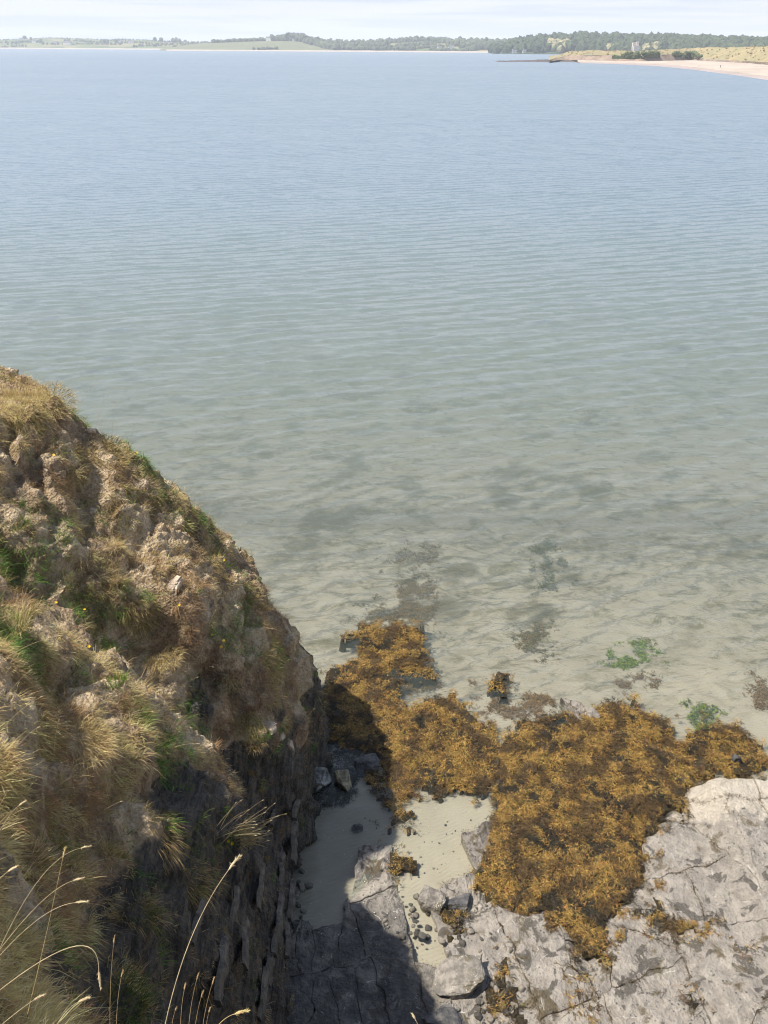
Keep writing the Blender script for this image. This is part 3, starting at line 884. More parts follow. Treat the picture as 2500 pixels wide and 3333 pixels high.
def ps(a, b, c_, d0, d1=None):
    d1 = d0 if d1 is None else d1
    return [at_depth(a[0], a[1], d0), at_depth(b[0], b[1], (d0 + d1) / 2), at_depth(c_[0], c_[1], d1)]
NEAR = 'seed stems rising close to the viewer'
stem(ps((500, 3560), (560, 3080), (745, 2830), 2.6, 2.9), 'tallest pale seed stem, leaning right across the shaded slate', 0.0026, 0.09, 0.0068, group=NEAR)
stem(ps((-130, 3330), (330, 2930), (322, 3165), 2.5), 'arching seed stem bowed over to the right near the bottom left', 0.0026, 0.06, 0.0055, group=NEAR)
stem(ps((-150, 3300), (100, 2950), (245, 2938), 2.6), 'middle of three seed stems fanned at the lower left', 0.0018, 0.06, 0.005, group=NEAR)
stem(ps((-120, 3260), (120, 2900), (240, 2866), 2.8), 'upper of the fanned seed stems at the lower left', 0.0018, 0.05, 0.005, group=NEAR)
stem(ps((-60, 3230), (110, 2790), (265, 2760), 3.0), 'thin seed stem curving level above the fan at lower left', 0.0016, 0.05, 0.0045, group=NEAR)
stem(ps((120, 3480), (190, 3290), (255, 3262), 2.2), 'short fat seed head close to the bottom edge on the left', 0.0020, 0.05, 0.006, group=NEAR)
stem(ps((-90, 3420), (40, 3300), (112, 3254), 2.3), 'seed head lying low by the left edge near the bottom', 0.0018, 0.05, 0.0055, group=NEAR)
stem(ps((-80, 2960), (-20, 2870), (25, 2838), 2.4), 'seed head poking in from the left edge', 0.0018, 0.05, 0.0065, group=NEAR)
stem(ps((90, 3300), (160, 3010), (205, 2790), 2.9), 'upright brown seed stem behind the fan at lower left', 0.0018, 0.06, 0.005, c=STRAW, group=NEAR)
stem(ps((-100, 2900), (10, 2660), (62, 2622), 3.1), 'pale seed stem slanting up at the left edge of the shade', 0.0018, 0.05, 0.005, group=NEAR)
stem(ps((640, 3480), (690, 3320), (765, 3300), 2.3), 'drooping oat like head at the bottom edge', 0.0018, 0.055, 0.006, c=STRAW, group=NEAR)
stem(ps((1400, 3470), (1380, 3370), (1352, 3318), 2.2), 'single seed head peeping up at the bottom centre', 0.0018, 0.03, 0.005, group=NEAR)
for kx, (bx, by, tx, ty) in enumerate([(590, 3420, 600, 3190), (610, 3420, 640, 3160), (630, 3440, 655, 3215), (650, 3440, 690, 3175), (560, 3420, 570, 3260), (670, 3450, 680, 3265), (360, 3420, 370, 3040), (380, 3400, 395, 3150)]):
    nm = ['faint', 'tall', 'short', 'tilted', 'low', 'outer', 'straight dark', 'slim dark'][kx]
    stem(ps((bx, by), ((bx + tx) / 2 - 12, (by + ty) / 2), (tx, ty + 30), 3.0, 3.2), f'{nm} grey seed stem in the group standing at the bottom edge', 0.0014, 0.045, 0.0036, c=TAN * 0.9, group='grey seed stems at the bottom edge')

# stems that stand on the cliff further off
CL = [(30, 2030, 90, 1985), (20, 2150, 190, 2070), (10, 2300, 95, 2185), (5, 2380, 130, 2270), (60, 2440, 120, 2370), (170, 2470, 190, 2350), (330, 2420, 350, 2290),
      (420, 2330, 490, 2315), (250, 2330, 300, 2270), (600, 2240, 640, 2205), (560, 2440, 640, 2420), (690, 2060, 700, 1990), (640, 2180, 690, 2170), (770, 2030, 775, 1920),
      (300, 2660, 390, 2610), (880, 1880, 900, 1850), (905, 1905, 960, 1880), (300, 1420, 350, 1280), (370, 1430, 375, 1310), (420, 1470, 440, 1380), (290, 1320, 310, 1250), (590, 1640, 580, 1560), (640, 1700, 640, 1610), (1000, 2270, 1060, 2258), (960, 2420, 1020, 2310), (930, 2010, 940, 1960)]
WH = ['beside the long pale grasses', 'over the left slope', 'at the left edge', 'low at the left edge', 'left of the pale straw plume', 'in the pale straw plume', 'right of the plume', 'in the wide green drift', 'above the green drift', 'by the shaded hollow', 'under the pale earth patch', 'on the middle ridge', 'over the dark hollow', 'under the skyline ridge', 'on the shaded slate', 'on the skyline over the sea', 'arching out over the sea', 'on the upper skyline, leftmost', 'on the upper skyline, middle', 'on the upper skyline, right', 'beside the highest clump', 'on the mid skyline', 'below the skyline clump', 'pointing out at the cliff nose', 'rising from the cliff nose', 'by the lower skyline mop']
for (bx, by, tx, ty), w in zip(CL, WH):
    i = cliff_at(bx, by)
    p0 = CP[i] - CN[i] * 0.02
    dz = CDZ[i]
    p2 = at_depth(tx, ty, dz - 0.15)
    mid = (p0 + p2) / 2 + np.array([0, 0, 0.12]) * np.linalg.norm(p2 - p0)
    stem([p0, mid, p2], f'pale seed stem {w}', 0.0028, 0.055, 0.0055, group='seed stems on the cliff')
# fan of sunlit seed heads over the shaded slate
for q in range(22):
    bx, by = 760 + random.uniform(-60, 60), 2760 + random.uniform(-70, 60)
    i = cliff_at(bx, by)
    p0 = CP[i]
    tx = bx + random.uniform(40, 120); ty = by - random.uniform(20, 110)
    p2 = at_depth(tx, ty, CDZ[i] - random.uniform(0.1, 0.5))
    stem([p0, (p0 + p2) / 2 + np.array([0, 0, 0.06]), p2], 'sunlit seed stem in the fan leaning out over the shaded slate', 0.0028, 0.05, 0.005, group='fan of sunlit seed stems over the slate')

# ------------------------------------------------------------------ yellow flowers
def flower(px, py, lab):
    i = cliff_at(px, py)
    p = CP[i] + CN[i] * 0.10 + np.array([0, 0, 0.03])
    root = bpy.data.objects.new('yellow_flower', None); COL.objects.link(root); root.location = CP[i]
    root['label'] = lab; root['category'] = 'flower'; root['group'] = 'yellow flowers on the cliff'
    q = p - CP[i]
    V, F = tube(bez(np.zeros(3), q * 0.5 + np.array([0, 0, 0.02]), q, 6), np.full(6, 0.002), 4)
    link('stalk', mesh('stalk', V, F, M_grass, True, jitcol(GREEN, len(V))), parent=root)
    n = 18
    a = np.arange(n) * 6.283 / n
    up = CN[i] * 0.6 + np.array([0, -0.4, 0.8]); up /= np.linalg.norm(up)
    e1 = np.cross(up, [1, 0.2, 0]); e1 /= np.linalg.norm(e1); e2 = np.cross(up, e1)
    d = e1 * np.cos(a)[:, None] + e2 * np.sin(a)[:, None] + up * 0.25
    V, F, C = blades(np.repeat(q[None], n, 0), d, np.full(n, 0.024), np.full(n, 0.010), np.full(n, 0.05), jitcol((0.85, 0.55, 0.02), n, 0.06), side=np.cross(d, up), seg=2)
    link('petals', mesh('petals', V, F, M_petal, False, C), parent=root)
for px, py, lab in [(185, 1497, 'yellow flower in the bright green clump high on the left'), (273, 2003, 'yellow flower above the brown slope, left of centre'), (283, 2118, 'yellow flower beside the small green leaves, left of centre'),
                    (577, 1985, 'yellow flower at the middle of the slope'), (702, 2085, 'leftmost of three yellow flowers close together'), (727, 2091, 'upper right of three yellow flowers close together'), (724, 2102, 'lowest of three yellow flowers close together'),
                    (725, 1829, 'yellow flower near the lower skyline'), (448, 1482, 'yellow flower on the upper skyline'), (756, 2745, 'yellow flower among the sunlit seed stems'), (737, 2748, 'paler yellow flower among the sunlit seed stems'), (176, 1977, 'small yellow flower near the left')]:
    flower(px, py, lab)

# ------------------------------------------------------------------ stones
_ico = {}
def ico(sub):
    if sub not in _ico:
        import bmesh
        bm = bmesh.new(); bmesh.ops.create_icosphere(bm, subdivisions=sub, radius=1.0)
        V = np.array([v.co[:] for v in bm.verts]); F = np.array([[v.index for v in f.verts] for f in bm.faces]); bm.free()
        _ico[sub] = (V, F)
    return _ico[sub]

def rock(name, p, size, mat, seed, lab=None, cat='rock', group=None, sub=4, box=0.35, rough=0.16, rotz=0.0, parent=None, tilt=0.0, kind=None):
    V, F = ico(sub)
    V = V.copy()
    c = np.sign(V) * np.abs(V) ** (1 - box)           # squarer
    c /= np.maximum(np.abs(c).max(1, keepdims=True) ** 0.4, 1e-6)
    rg = np.random.default_rng(seed)
    for _ in range(13):                                # flat fracture faces
        n = rg.normal(size=3); n /= np.linalg.norm(n)
        cut = rg.uniform(0.62, 0.95)
        s = c @ n - cut
        c = c - n * np.clip(s, 0, None)[:, None] * 0.95
    c = c * (1 + rough * fbm(V * 1.3 + seed * 3.1, 4)[:, None] + 0.05 * fbm(V * 6 + seed, 3)[:, None])
    c = c * np.array(size) * 0.5
    ct, st = math.cos(tilt), math.sin(tilt)
    c = c @ np.array([[ct, 0, st], [0, 1, 0], [-st, 0, ct]])
    cr, sr = math.cos(rotz), math.sin(rotz)
    c = c @ np.array([[cr, sr, 0], [-sr, cr, 0], [0, 0, 1]])
    return link(name, mesh(name, c, F, mat, False), parent=parent, label=lab, cat=cat if parent is None and kind is None else None, group=group, loc=p, kind=kind)

def on_sand(px, py, up=0.0):
    p = gp(px, py, 0.0)
    p[2] = float(seabed_z(np.array([p[0]]), np.array([p[1]]))[0]) + up
    return p
rock('boulder', on_sand(1035, 2545, 0.12), (0.50, 0.46, 0.48), M_poolst, 4, 'rounded grey boulder in the dark pool at the cliff foot', box=0.25, rough=0.22)
rock('boulder', on_sand(1118, 2545, 0.10), (0.31, 0.50, 0.42), M_yellst, 9, 'narrow yellowish boulder in the dark pool, right of the grey one', rotz=0.35, box=0.45)
rock('boulder', on_sand(1410, 2945, 0.14), (0.46, 0.40, 0.46), M_boulder, 14, 'round barnacled boulder at the edge of the bright sand', box=0.25, rotz=-0.5)
rock('boulder', on_sand(1165, 2688, 0.04), (0.24, 0.20, 0.20), M_darkst, 23, 'small dark stone in shadow on the pool sand', box=0.2)
rock('boulder', on_sand(1478, 2873, 0.03), (0.22, 0.18, 0.16), M_boulder, 31, 'small pale stone half buried in the bright sand', box=0.4, rotz=0.6)
rock('boulder', on_sand(1495, 2945, 0.05), (0.46, 0.36, 0.22), M_darkst, 37, 'flat blue grey slab stone right of the round barnacled boulder', box=0.55)
rock('boulder', on_sand(1500, 3205, 0.16), (0.98, 0.60, 0.46), M_boulder, 41, 'large flat topped barnacled boulder at the bottom centre', box=0.55, rotz=0.12)
rock('boulder', on_sand(1460, 3330, 0.10), (0.70, 0.50, 0.36), M_darkst, 47, 'dark boulder in shade below the large barnacled one', box=0.5, rotz=-0.2)
rock('boulder', on_sand(1195, 2490, 0.10), (0.55, 0.42, 0.34), M_darkst, 53, 'dark weedy boulder in shadow beside the seaweed', box=0.3)
rock('boulder', on_sand(2395, 2478, 0.20), (0.22, 0.18, 0.32), M_darkst, 57, 'dark stone standing behind the white barnacled ledge', box=0.3)
def cliff_stone(px, py, size, mat, seed, lab, tilt=0.2):
    i = cliff_at(px, py)
    rock('cliff_stone', CP[i] - CN[i] * size[2] * 0.05, size, mat, seed, lab, 'stone', group='stones set in the cliff', sub=4, box=0.62, rough=0.3, rotz=seed, tilt=tilt)
cliff_stone(572, 1888, (0.30, 0.22, 0.24), M_palest, 61, 'pale grey stone set in the slope below the skyline')
cliff_stone(890, 2370, (0.22, 0.20, 0.20), M_palest, 62, 'pale buff block above the slate at the cliff nose')
cliff_stone(955, 2425, (0.20, 0.20, 0.26), M_palest, 63, 'sunlit angular block jutting from the slate')
cliff_stone(300, 1655, (0.14, 0.12, 0.12), M_palest, 64, 'small pink stone beside the dark gully')
cliff_stone(145, 1522, (0.07, 0.06, 0.06), M_palest, 65, 'tiny white stone high on the left')
cliff_stone(310, 1402, (0.16, 0.10, 0.10), M_palest, 66, 'white stone lying in grass near the top')
cliff_stone(625, 2305, (0.20, 0.16, 0.14), M_slate, 67, 'grey stone at the edge of the pale earth')
cliff_stone(930, 2395, (0.16, 0.14, 0.12), M_palest, 68, 'small buff stone beside the buff block')

# slate sheets standing proud at the foot of the face: pieces of the cliff
CLIFF = bpy.data.objects['cliff']
def sheet(px, py, size, seed, rotz):
    i = cliff_at(px, py)
    p = CP[i] + CN[i] * 0.02
    rg = np.random.default_rng(seed)
    m = 14                                            # a thin upright plate with a broken top edge
    yy = np.linspace(-0.5, 0.5, m) * size[1]
    top = size[2] * (0.30 + 0.22 * fbm(np.stack([yy * 2.2, np.full(m, seed * 1.7), np.zeros(m)], 1), 3) + rg.normal(0, 0.035, m)) * np.sin(np.linspace(0.12, 3.0, m)) ** 0.22
    xo = 0.06 * fbm(np.stack([yy * 1.5, np.full(m, seed * 0.7), np.zeros(m)], 1), 3)
    th = size[0] * 0.5 * (0.6 + 0.5 * rg.random(m))
    bot = np.full(m, -size[2] * 0.6)
    lay = [np.stack([xo - th, yy, bot], 1), np.stack([xo - th, yy, top - 0.02], 1), np.stack([xo - th * 0.4, yy, top], 1), np.stack([xo + th, yy, top - 0.03], 1), np.stack([xo + th, yy, bot], 1)]
    c = np.concatenate(lay)
    i = np.arange(m - 1)
    F = [np.concatenate([np.stack([q * m + i, q * m + i + 1, (q + 1) * m + i + 1, (q + 1) * m + i], 1) for q in range(4)]), np.array([[0, m, 2 * m], [0, 2 * m, 3 * m], [0, 3 * m, 4 * m], [m - 1, 3 * m - 1, 2 * m - 1], [m - 1, 4 * m - 1, 3 * m - 1], [m - 1, 5 * m - 1, 4 * m - 1]])]
    cr, sr = math.cos(rotz), math.sin(rotz)
    c = c @ np.array([[cr, sr, 0], [-sr, cr, 0], [0, 0, 1]])
    ct, st = math.cos(0.2), math.sin(0.2)
    c = c @ np.array([[ct, 0, st], [0, 1, 0], [-st, 0, ct]])
    o = link('slate_sheet', mesh('slate_sheet', c, F, M_slate, False), parent=CLIFF, loc=p)
for k, (px, py, w, l, h) in enumerate([(955, 2740, 0.10, 1.1, 0.9), (925, 2830, 0.08, 0.8, 0.7), (950, 2920, 0.12, 0.9, 0.6), (905, 3010, 0.08, 1.2, 0.8), (880, 3120, 0.10, 0.9, 0.9), (860, 3230, 0.07, 0.8, 0.7),
                                       (940, 3060, 0.09, 0.7, 0.5), (800, 3060, 0.07, 0.8, 0.8), (770, 2950, 0.06, 0.7, 0.6), (720, 3160, 0.08, 0.9, 0.7), (850, 2880, 0.06, 0.9, 0.6), (965, 2640, 0.10, 0.5, 0.5), (640, 3000, 0.06, 0.6, 0.5), (900, 2640, 0.07, 0.6, 0.5)]):
    sheet(px, py, (w * 0.9, l * 0.8, h * 0.26), 100 + k * 7, random.uniform(-0.08, 0.08))

# ------------------------------------------------------------------ polygons on the shore
def poly_world(pts, z=0.08):
    return np.array([gp(x, y, z)[:2] for x, y in pts])

def inside(poly, P):
    x, y = P[:, 0], P[:, 1]
    r = np.zeros(len(P), bool)
    j = len(poly) - 1
    for i in range(len(poly)):
        xi, yi = poly[i]; xj, yj = poly[j]
        c = ((yi > y) != (yj > y)) & (x < (xj - xi) * (y - yi) / (yj - yi + 1e-12) + xi)
        r ^= c
        j = i
    return r

def edge_dist(poly, P):
    d = np.full(len(P), 1e9)
    for i in range(len(poly)):
        a, b = poly[i - 1], poly[i]
        ab = b - a
        t = np.clip(((P - a) @ ab) / (ab @ ab + 1e-12), 0, 1)
        q = a + t[:, None] * ab
        d = np.minimum(d, np.linalg.norm(P - q, axis=1))
    return d

# ------------------------------------------------------------------ rock platform, slab by slab
PLAT_PX = [(760, 3420), (800, 3080), (930, 3020), (1060, 2960), (1125, 2910), (1190, 2850), (1225, 2770), (1275, 2735), (1310, 2890), (1340, 2960), (1380, 3060), (1410, 3080),
           (1450, 3030), (1490, 2980), (1540, 2900), (1570, 2780), (1640, 2620), (1720, 2480), (1800, 2420), (1900, 2400), (2050, 2400), (2180, 2470), (2260, 2580), (2340, 2560), (2450, 2545),
           (2700, 2535), (3300, 2535), (3600, 3800), (900, 3800)]
PLAT = poly_world(PLAT_PX, 0.1)
def plat_z(x, y):
    q = np.stack([np.ravel(x), np.ravel(y)], 1)
    e = gp(2235, 2600, 0.3)
    # raised ledge towards the right (its far lip faces the sea)
    lip = sstep(0.0, 0.7, (q[:, 0] - e[0]) + 0.55 * (q[:, 1] - e[1]) * 0) * sstep(e[1] + 1.15, e[1] + 0.55, q[:, 1] - 0.05 * q[:, 0]) * sstep(e[1] - 4.5, e[1] - 0.5, q[:, 1])
    z = 0.12 + 0.07 * fbm(xyz(q[:, 0] * 0.6, q[:, 1] * 0.6, 2.0), 3) + 0.34 * lip + 0.05 * sstep(2, 6, q[:, 0])
    z -= 0.04 * sstep(1.2, -0.8, q[:, 0])
    return z
def in_weed_low(x, y):
    return 0

BIG = [(1660, 2370), (1750, 2315), (1850, 2315), (1930, 2310), (2000, 2255), (2060, 2285), (2160, 2315), (2200, 2370), (2235, 2395), (2300, 2335), (2400, 2335), (2470, 2400), (2530, 2480), (2560, 2510), (2330, 2525), (2240, 2585),
       (2200, 2660), (2120, 2720), (2085, 2760), (2120, 2870), (2060, 2960), (1990, 3000), (1980, 3080), (1960, 3150), (1870, 3155), (1830, 3030), (1780, 2965), (1700, 2975), (1600, 2940), (1530, 2900), (1560, 2760), (1570, 2650), (1590, 2560), (1610, 2430)]
BIGP = poly_world(BIG, 0.1)
PLATFORM = link('rock_platform', None, kind='structure')
JW = []
def build_platform():
    rg = np.random.default_rng(21)
    def split(poly, m, n):
        lo, hi = [], []
        for k in range(len(poly)):
            a, b = poly[k - 1], poly[k]
            da, db = (a - m) @ n, (b - m) @ n
            if da * db < 0:
                x = a + (b - a) * da / (da - db); lo.append(x); hi.append(x)
            (lo if db <= 0 else hi).append(b)
        return lo, hi
    def area(p):
        p = np.array(p); x, y = p[:, 0], p[:, 1]
        return 0.5 * abs(np.dot(x, np.roll(y, -1)) - np.dot(y, np.roll(x, -1)))
    # two joint sets: one running seaward, one across it; blocks break down unevenly
    todo = [[np.array(q) for q in ((-4.0, 4.5), (10.5, 4.5), (10.5, 16.5), (-4.0, 16.5))]]
    cells = []
    while todo:
        p = todo.pop()
        ar = area(p)
        q = np.array(p); ext = q.max(0) - q.min(0)
        near = q.mean(0)[0] < 1.2
        lim = (0.75 if near else 1.6) * rg.uniform(0.6, 1.8)
        if ar < lim:
            cells.append(q); continue
        along = ext[0] * (1.9 if near else 1.15) > ext[1]          # cut across the longer side
        th = (rg.normal(0, 0.16) + 0.05) if along else (math.pi / 2 + rg.normal(0.15, 0.35))
        if not near and rg.random() < 0.25: th += rg.uniform(-0.6, 0.6)
        n = np.array([math.cos(th), math.sin(th)])
        m = q.mean(0) + rg.uniform(-0.16, 0.16, 2) * ext
        l, h = split(p, m, n)
        if len(l) < 3 or len(h) < 3: cells.append(q); continue
        todo += [l, h]
    for poly in cells:
        c = poly.mean(0)
        if not inside(PLAT, c[None])[0]: continue
        # finer outline with broken edges
        ring = []
        for k in range(len(poly)):
            a, b = poly[k - 1], poly[k]
            m = max(1, int(np.linalg.norm(b - a) / 0.09))
            for q in range(m): ring.append(a + (b - a) * q / m)
        ring = np.array(ring)
        if len(ring) < 6: continue
        nz = np.stack([fbm(xyz(ring[:, 0] * 3.1, ring[:, 1] * 3.1, 1.0), 3), fbm(xyz(ring[:, 0] * 3.1, ring[:, 1] * 3.1, 9.0), 3)], 1)
        ring = ring + nz * 0.085
        cc = ring.mean(0)
        gap = rg.uniform(0.002, 0.007)
        rad = ring - cc; rl = np.linalg.norm(rad, axis=1, keepdims=True)
        rot = rad / rl
        r1 = ring - rot * gap
        r2 = ring - rot * (gap + 0.012)
        r3 = cc + (ring - cc) * 0.55
        lift = rg.uniform(-0.015, 0.015); tl = rg.normal(0, 0.008, 2)
        def zt(p):
            low = 0.13 * sstep(0.25, 0.0, edge_dist(PLAT, p)) * (p[:, 0] < 4.6)
            wd_ = 0.30 * np.where(inside(BIGP, p), sstep(0.0, 0.35, edge_dist(BIGP, p)), 0)
            return plat_z(p[:, 0], p[:, 1]) + lift + (p - cc) @ tl - np.maximum(low, wd_)
        n = len(ring)
        V = np.concatenate([np.column_stack([r1, zt(r1) - 0.32]), np.column_stack([r1, zt(r1) - 0.010]), np.column_stack([r2, zt(r2)]), np.column_stack([r3, zt(r3) + 0.006]), [[*cc, float(zt(cc[None])[0]) + 0.006]]])
        i = np.arange(n); i2 = (i + 1) % n
        Q = np.concatenate([np.stack([k * n + i, k * n + i2, (k + 1) * n + i2, (k + 1) * n + i], 1) for k in range(3)])
        T = np.stack([3 * n + i, 3 * n + i2, np.full(n, 4 * n)], 1)
        # barnacles crowd the seaward lip on the right
        e = gp(2300, 2560, 0.4)
        bz = 1.25 * sstep(1.7, 0.1, np.hypot((V[:, 0] - e[0] - 1.0) * 0.40, (V[:, 1] - e[1]) * 1.0)) + 0.28 * sstep(3.0, 6.0, V[:, 0])
        if cc[0] > 0.6:
            msk = fbm(xyz(r1[:, 0] * 1.1, r1[:, 1] * 1.1, 50.0), 3) > -0.06
            if msk.any():
                JW.append(np.column_stack([r1, zt(r1)])[msk])
        off = np.array([*cc, 0.0])
        link('slab', mesh('slab', V - off, [Q, T], M_plat, False, attrs={'barnacle': bz, 'painted_shade': sstep(1.3, 0.0, V[:, 0] + 0.35 * (V[:, 1] - 8.5)) * sstep(9.6, 8.6, V[:, 1])}), parent=PLATFORM, loc=off)  # slab colour is darkened where the cliff shadow falls
build_platform()
def joint_weed():
    p = np.concatenate(JW)
    per = 22
    b = np.repeat(p, per, 0); n = len(b)
    b = b + RNG.normal(0, 1, (n, 3)) * np.array([0.022, 0.022, 0.004]) + np.column_stack([RNG.uniform(-0.05, 0.05, (n, 2)), np.zeros(n)])
    d = RNG.normal(0, 1, (n, 3)) * np.array([1, 1, 0.3]) + np.array([0, 0, 0.25])
    pal = np.array([[0.10, 0.07, 0.03], [0.15, 0.10, 0.035], [0.06, 0.05, 0.03]])
    c = pal[RNG.integers(0, 3, n)] * (1 + RNG.normal(0, 0.2, (n, 1)))
    V, F, C = blades(b, d, RNG.uniform(0.015, 0.05, n), RNG.uniform(0.004, 0.008, n), np.full(n, 0.2), np.clip(c, 0.01, 0.5), seg=2)
    link('joint_weed', mesh('joint_weed', V, F, M_weed, False, C), label='thin brown weed rooted along the joints of the limestone', cat='seaweed', kind='stuff')
joint_weed()

# ------------------------------------------------------------------ seaweed
def mat_weed_colors(n, t, dark):
    gold = np.array([0.385, 0.240, 0.066]); amber = np.array([0.265, 0.150, 0.045]); olive = np.array([0.17, 0.128, 0.042]); brown = np.array([0.12, 0.078, 0.033]); blk = np.array([0.040, 0.034, 0.022])
    c = np.where((t > 0.02)[:, None], gold, amber)
    c = np.where((RNG.random(n) < 0.22)[:, None], olive, c)
    c = np.where((t < -0.13)[:, None], brown, c)
    c = np.where((dark > 0.31)[:, None], blk * 1.2, c)
    return np.clip(c * (1 + RNG.normal(0, 0.36, (n, 1))) * (1 + RNG.normal(0, 0.07, (n, 3))), 0.01, 0.7)

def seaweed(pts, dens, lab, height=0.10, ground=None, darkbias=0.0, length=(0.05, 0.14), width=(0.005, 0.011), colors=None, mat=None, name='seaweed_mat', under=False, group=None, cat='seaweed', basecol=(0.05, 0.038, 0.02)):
    poly = poly_world(pts, 0.0 if under else 0.06)
    if under:
        # the patch lies on the sea floor: shift each outline point along its sight line down to the bottom
        pw = []
        for x, y in pts:
            z = -0.3
            for _ in range(4):
                p = gp(x, y, z); z = float(seabed_z(np.array([p[0]]), np.array([p[1]]))[0])
            pw.append(p[:2])
        poly = np.array(pw)
    lo, hi = poly.min(0), poly.max(0)
    area = abs(sum(poly[i - 1][0] * poly[i][1] - poly[i][0] * poly[i - 1][1] for i in range(len(poly)))) / 2
    n = int(area * dens * 1.1)
    tot = int(n * (hi - lo).prod() / area) + 1
    P = RNG.random((tot, 2)) * (hi - lo) + lo
    wob = np.stack([fbm(xyz(P[:, 0] * 2.3, P[:, 1] * 2.3, 3.0), 4, 0.65), fbm(xyz(P[:, 0] * 2.3, P[:, 1] * 2.3, 30.0), 4, 0.65)], 1) * 0.38
    if under: wob = wob * 1.9
    ok = inside(poly, P + wob)
    P = P[ok]
    if under:
        P = P[RNG.random(len(P)) < sstep(-0.45, 0.2, fbm(xyz(P[:, 0] * 1.6, P[:, 1] * 1.6, 70.0), 4)) * sstep(0, min(0.5, 0.5 * edge_dist(poly, P).max()), edge_dist(poly, P)) * 1.2]
    ed = edge_dist(poly, P)
    if not under:
        kp = RNG.random(len(P)) < 0.35 + 0.65 * sstep(0.0, 0.22, ed + 0.25 * fbm(xyz(P[:, 0] * 4, P[:, 1] * 4, 81.0), 3))
        P = P[kp]; ed = ed[kp]
    n = len(P)
    g = (lambda x, y: seabed_z(x, y)) if ground is None else ground
    z0 = g(P[:, 0], P[:, 1])
    hump = sstep(0, 0.45, ed)
    hill = height * hump * (0.75 + 1.1 * fbm(xyz(P[:, 0] * 1.6, P[:, 1] * 1.6, 8.0), 3)) if not under else 0.02
    if not under:
        z0 = np.maximum(z0, -0.03) + hill
    base = np.column_stack([P, z0 + RNG.uniform(0, 0.045, n)])
    # clumped directions
    cell = np.floor(P / 0.16 + fbm(xyz(P[:, 0] * 3, P[:, 1] * 3, 1.0), 2)[:, None] * 1.2)
    hsh = np.sin(cell[:, 0] * 12.9898 + cell[:, 1] * 78.233) * 43758.5453
    a0 = (hsh - np.floor(hsh)) * 6.283
    a = a0 + RNG.normal(0, 0.75, n)
    d = np.column_stack([np.cos(a), np.sin(a), RNG.uniform(-0.05, 0.55, n)])
    t = fbm(xyz(P[:, 0] * 2.2, P[:, 1] * 2.2, 12.0), 4) + RNG.normal(0, 0.10, n)
    dk = 0.75 * fbm(xyz(P[:, 0] * 1.5, P[:, 1] * 1.5, 44.0), 4) + 0.55 * fbm(xyz(P[:, 0] * 5.5, P[:, 1] * 5.5, 47.0), 3) + darkbias + RNG.normal(0, 0.05, n)
    c = mat_weed_colors(n, t, dk) if colors is None else np.clip(np.array(colors)[RNG.integers(0, len(colors), n)] * (1 + RNG.normal(0, 0.2, (n, 1))), 0.01, 0.7)
    ln = RNG.uniform(*length, n); wd = RNG.uniform(*width, n)
    side = np.column_stack([-np.sin(a), np.cos(a), RNG.normal(0, 0.3, n)])
    parts = [blades(base, d, ln, wd, RNG.uniform(0.1, 0.5, n), c * 0.7, side=side, seg=2, tipcol=np.clip(c * 1.2, 0, 0.8))]
    # forked tips
    m = n // 2
    tip = base[:m] + d[:m] / np.linalg.norm(d[:m], axis=1, keepdims=True) * (ln[:m] * 0.55)[:, None] - np.array([0, 0, 1]) * (0.08 * ln[:m])[:, None]
    for sgn in (-0.7, 0.7):
        aa = a[:m] + sgn
        dd = np.column_stack([np.cos(aa), np.sin(aa), d[:m, 2] * 0.6])
        sd = np.column_stack([-np.sin(aa), np.cos(aa), RNG.normal(0, 0.3, m)])
        parts.append(blades(tip, dd, ln[:m] * 0.5, wd[:m] * 0.9, np.full(m, 0.2), c[:m], side=sd, seg=2, tipcol=np.clip(c[:m] * 1.25, 0, 0.8)))
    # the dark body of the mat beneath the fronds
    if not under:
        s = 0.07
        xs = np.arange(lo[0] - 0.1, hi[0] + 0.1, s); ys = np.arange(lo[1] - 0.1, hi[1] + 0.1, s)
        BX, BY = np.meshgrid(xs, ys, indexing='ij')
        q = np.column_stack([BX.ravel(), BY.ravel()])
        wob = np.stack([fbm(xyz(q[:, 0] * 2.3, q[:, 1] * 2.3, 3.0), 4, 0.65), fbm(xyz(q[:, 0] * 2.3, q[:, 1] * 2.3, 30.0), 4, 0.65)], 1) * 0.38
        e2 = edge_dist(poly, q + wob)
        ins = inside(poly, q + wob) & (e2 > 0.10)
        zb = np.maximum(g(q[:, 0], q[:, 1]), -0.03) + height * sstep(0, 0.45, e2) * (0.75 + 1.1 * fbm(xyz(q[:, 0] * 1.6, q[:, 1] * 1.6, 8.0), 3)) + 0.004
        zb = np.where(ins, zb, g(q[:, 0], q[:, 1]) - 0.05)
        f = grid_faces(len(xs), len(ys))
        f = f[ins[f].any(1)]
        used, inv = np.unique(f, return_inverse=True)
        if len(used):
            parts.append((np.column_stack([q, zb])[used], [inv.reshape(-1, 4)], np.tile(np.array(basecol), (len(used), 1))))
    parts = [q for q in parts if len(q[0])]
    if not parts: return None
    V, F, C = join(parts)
    return link(name, mesh(name, V, F, mat or M_weed, False, C), label=lab, cat=cat, kind='stuff')

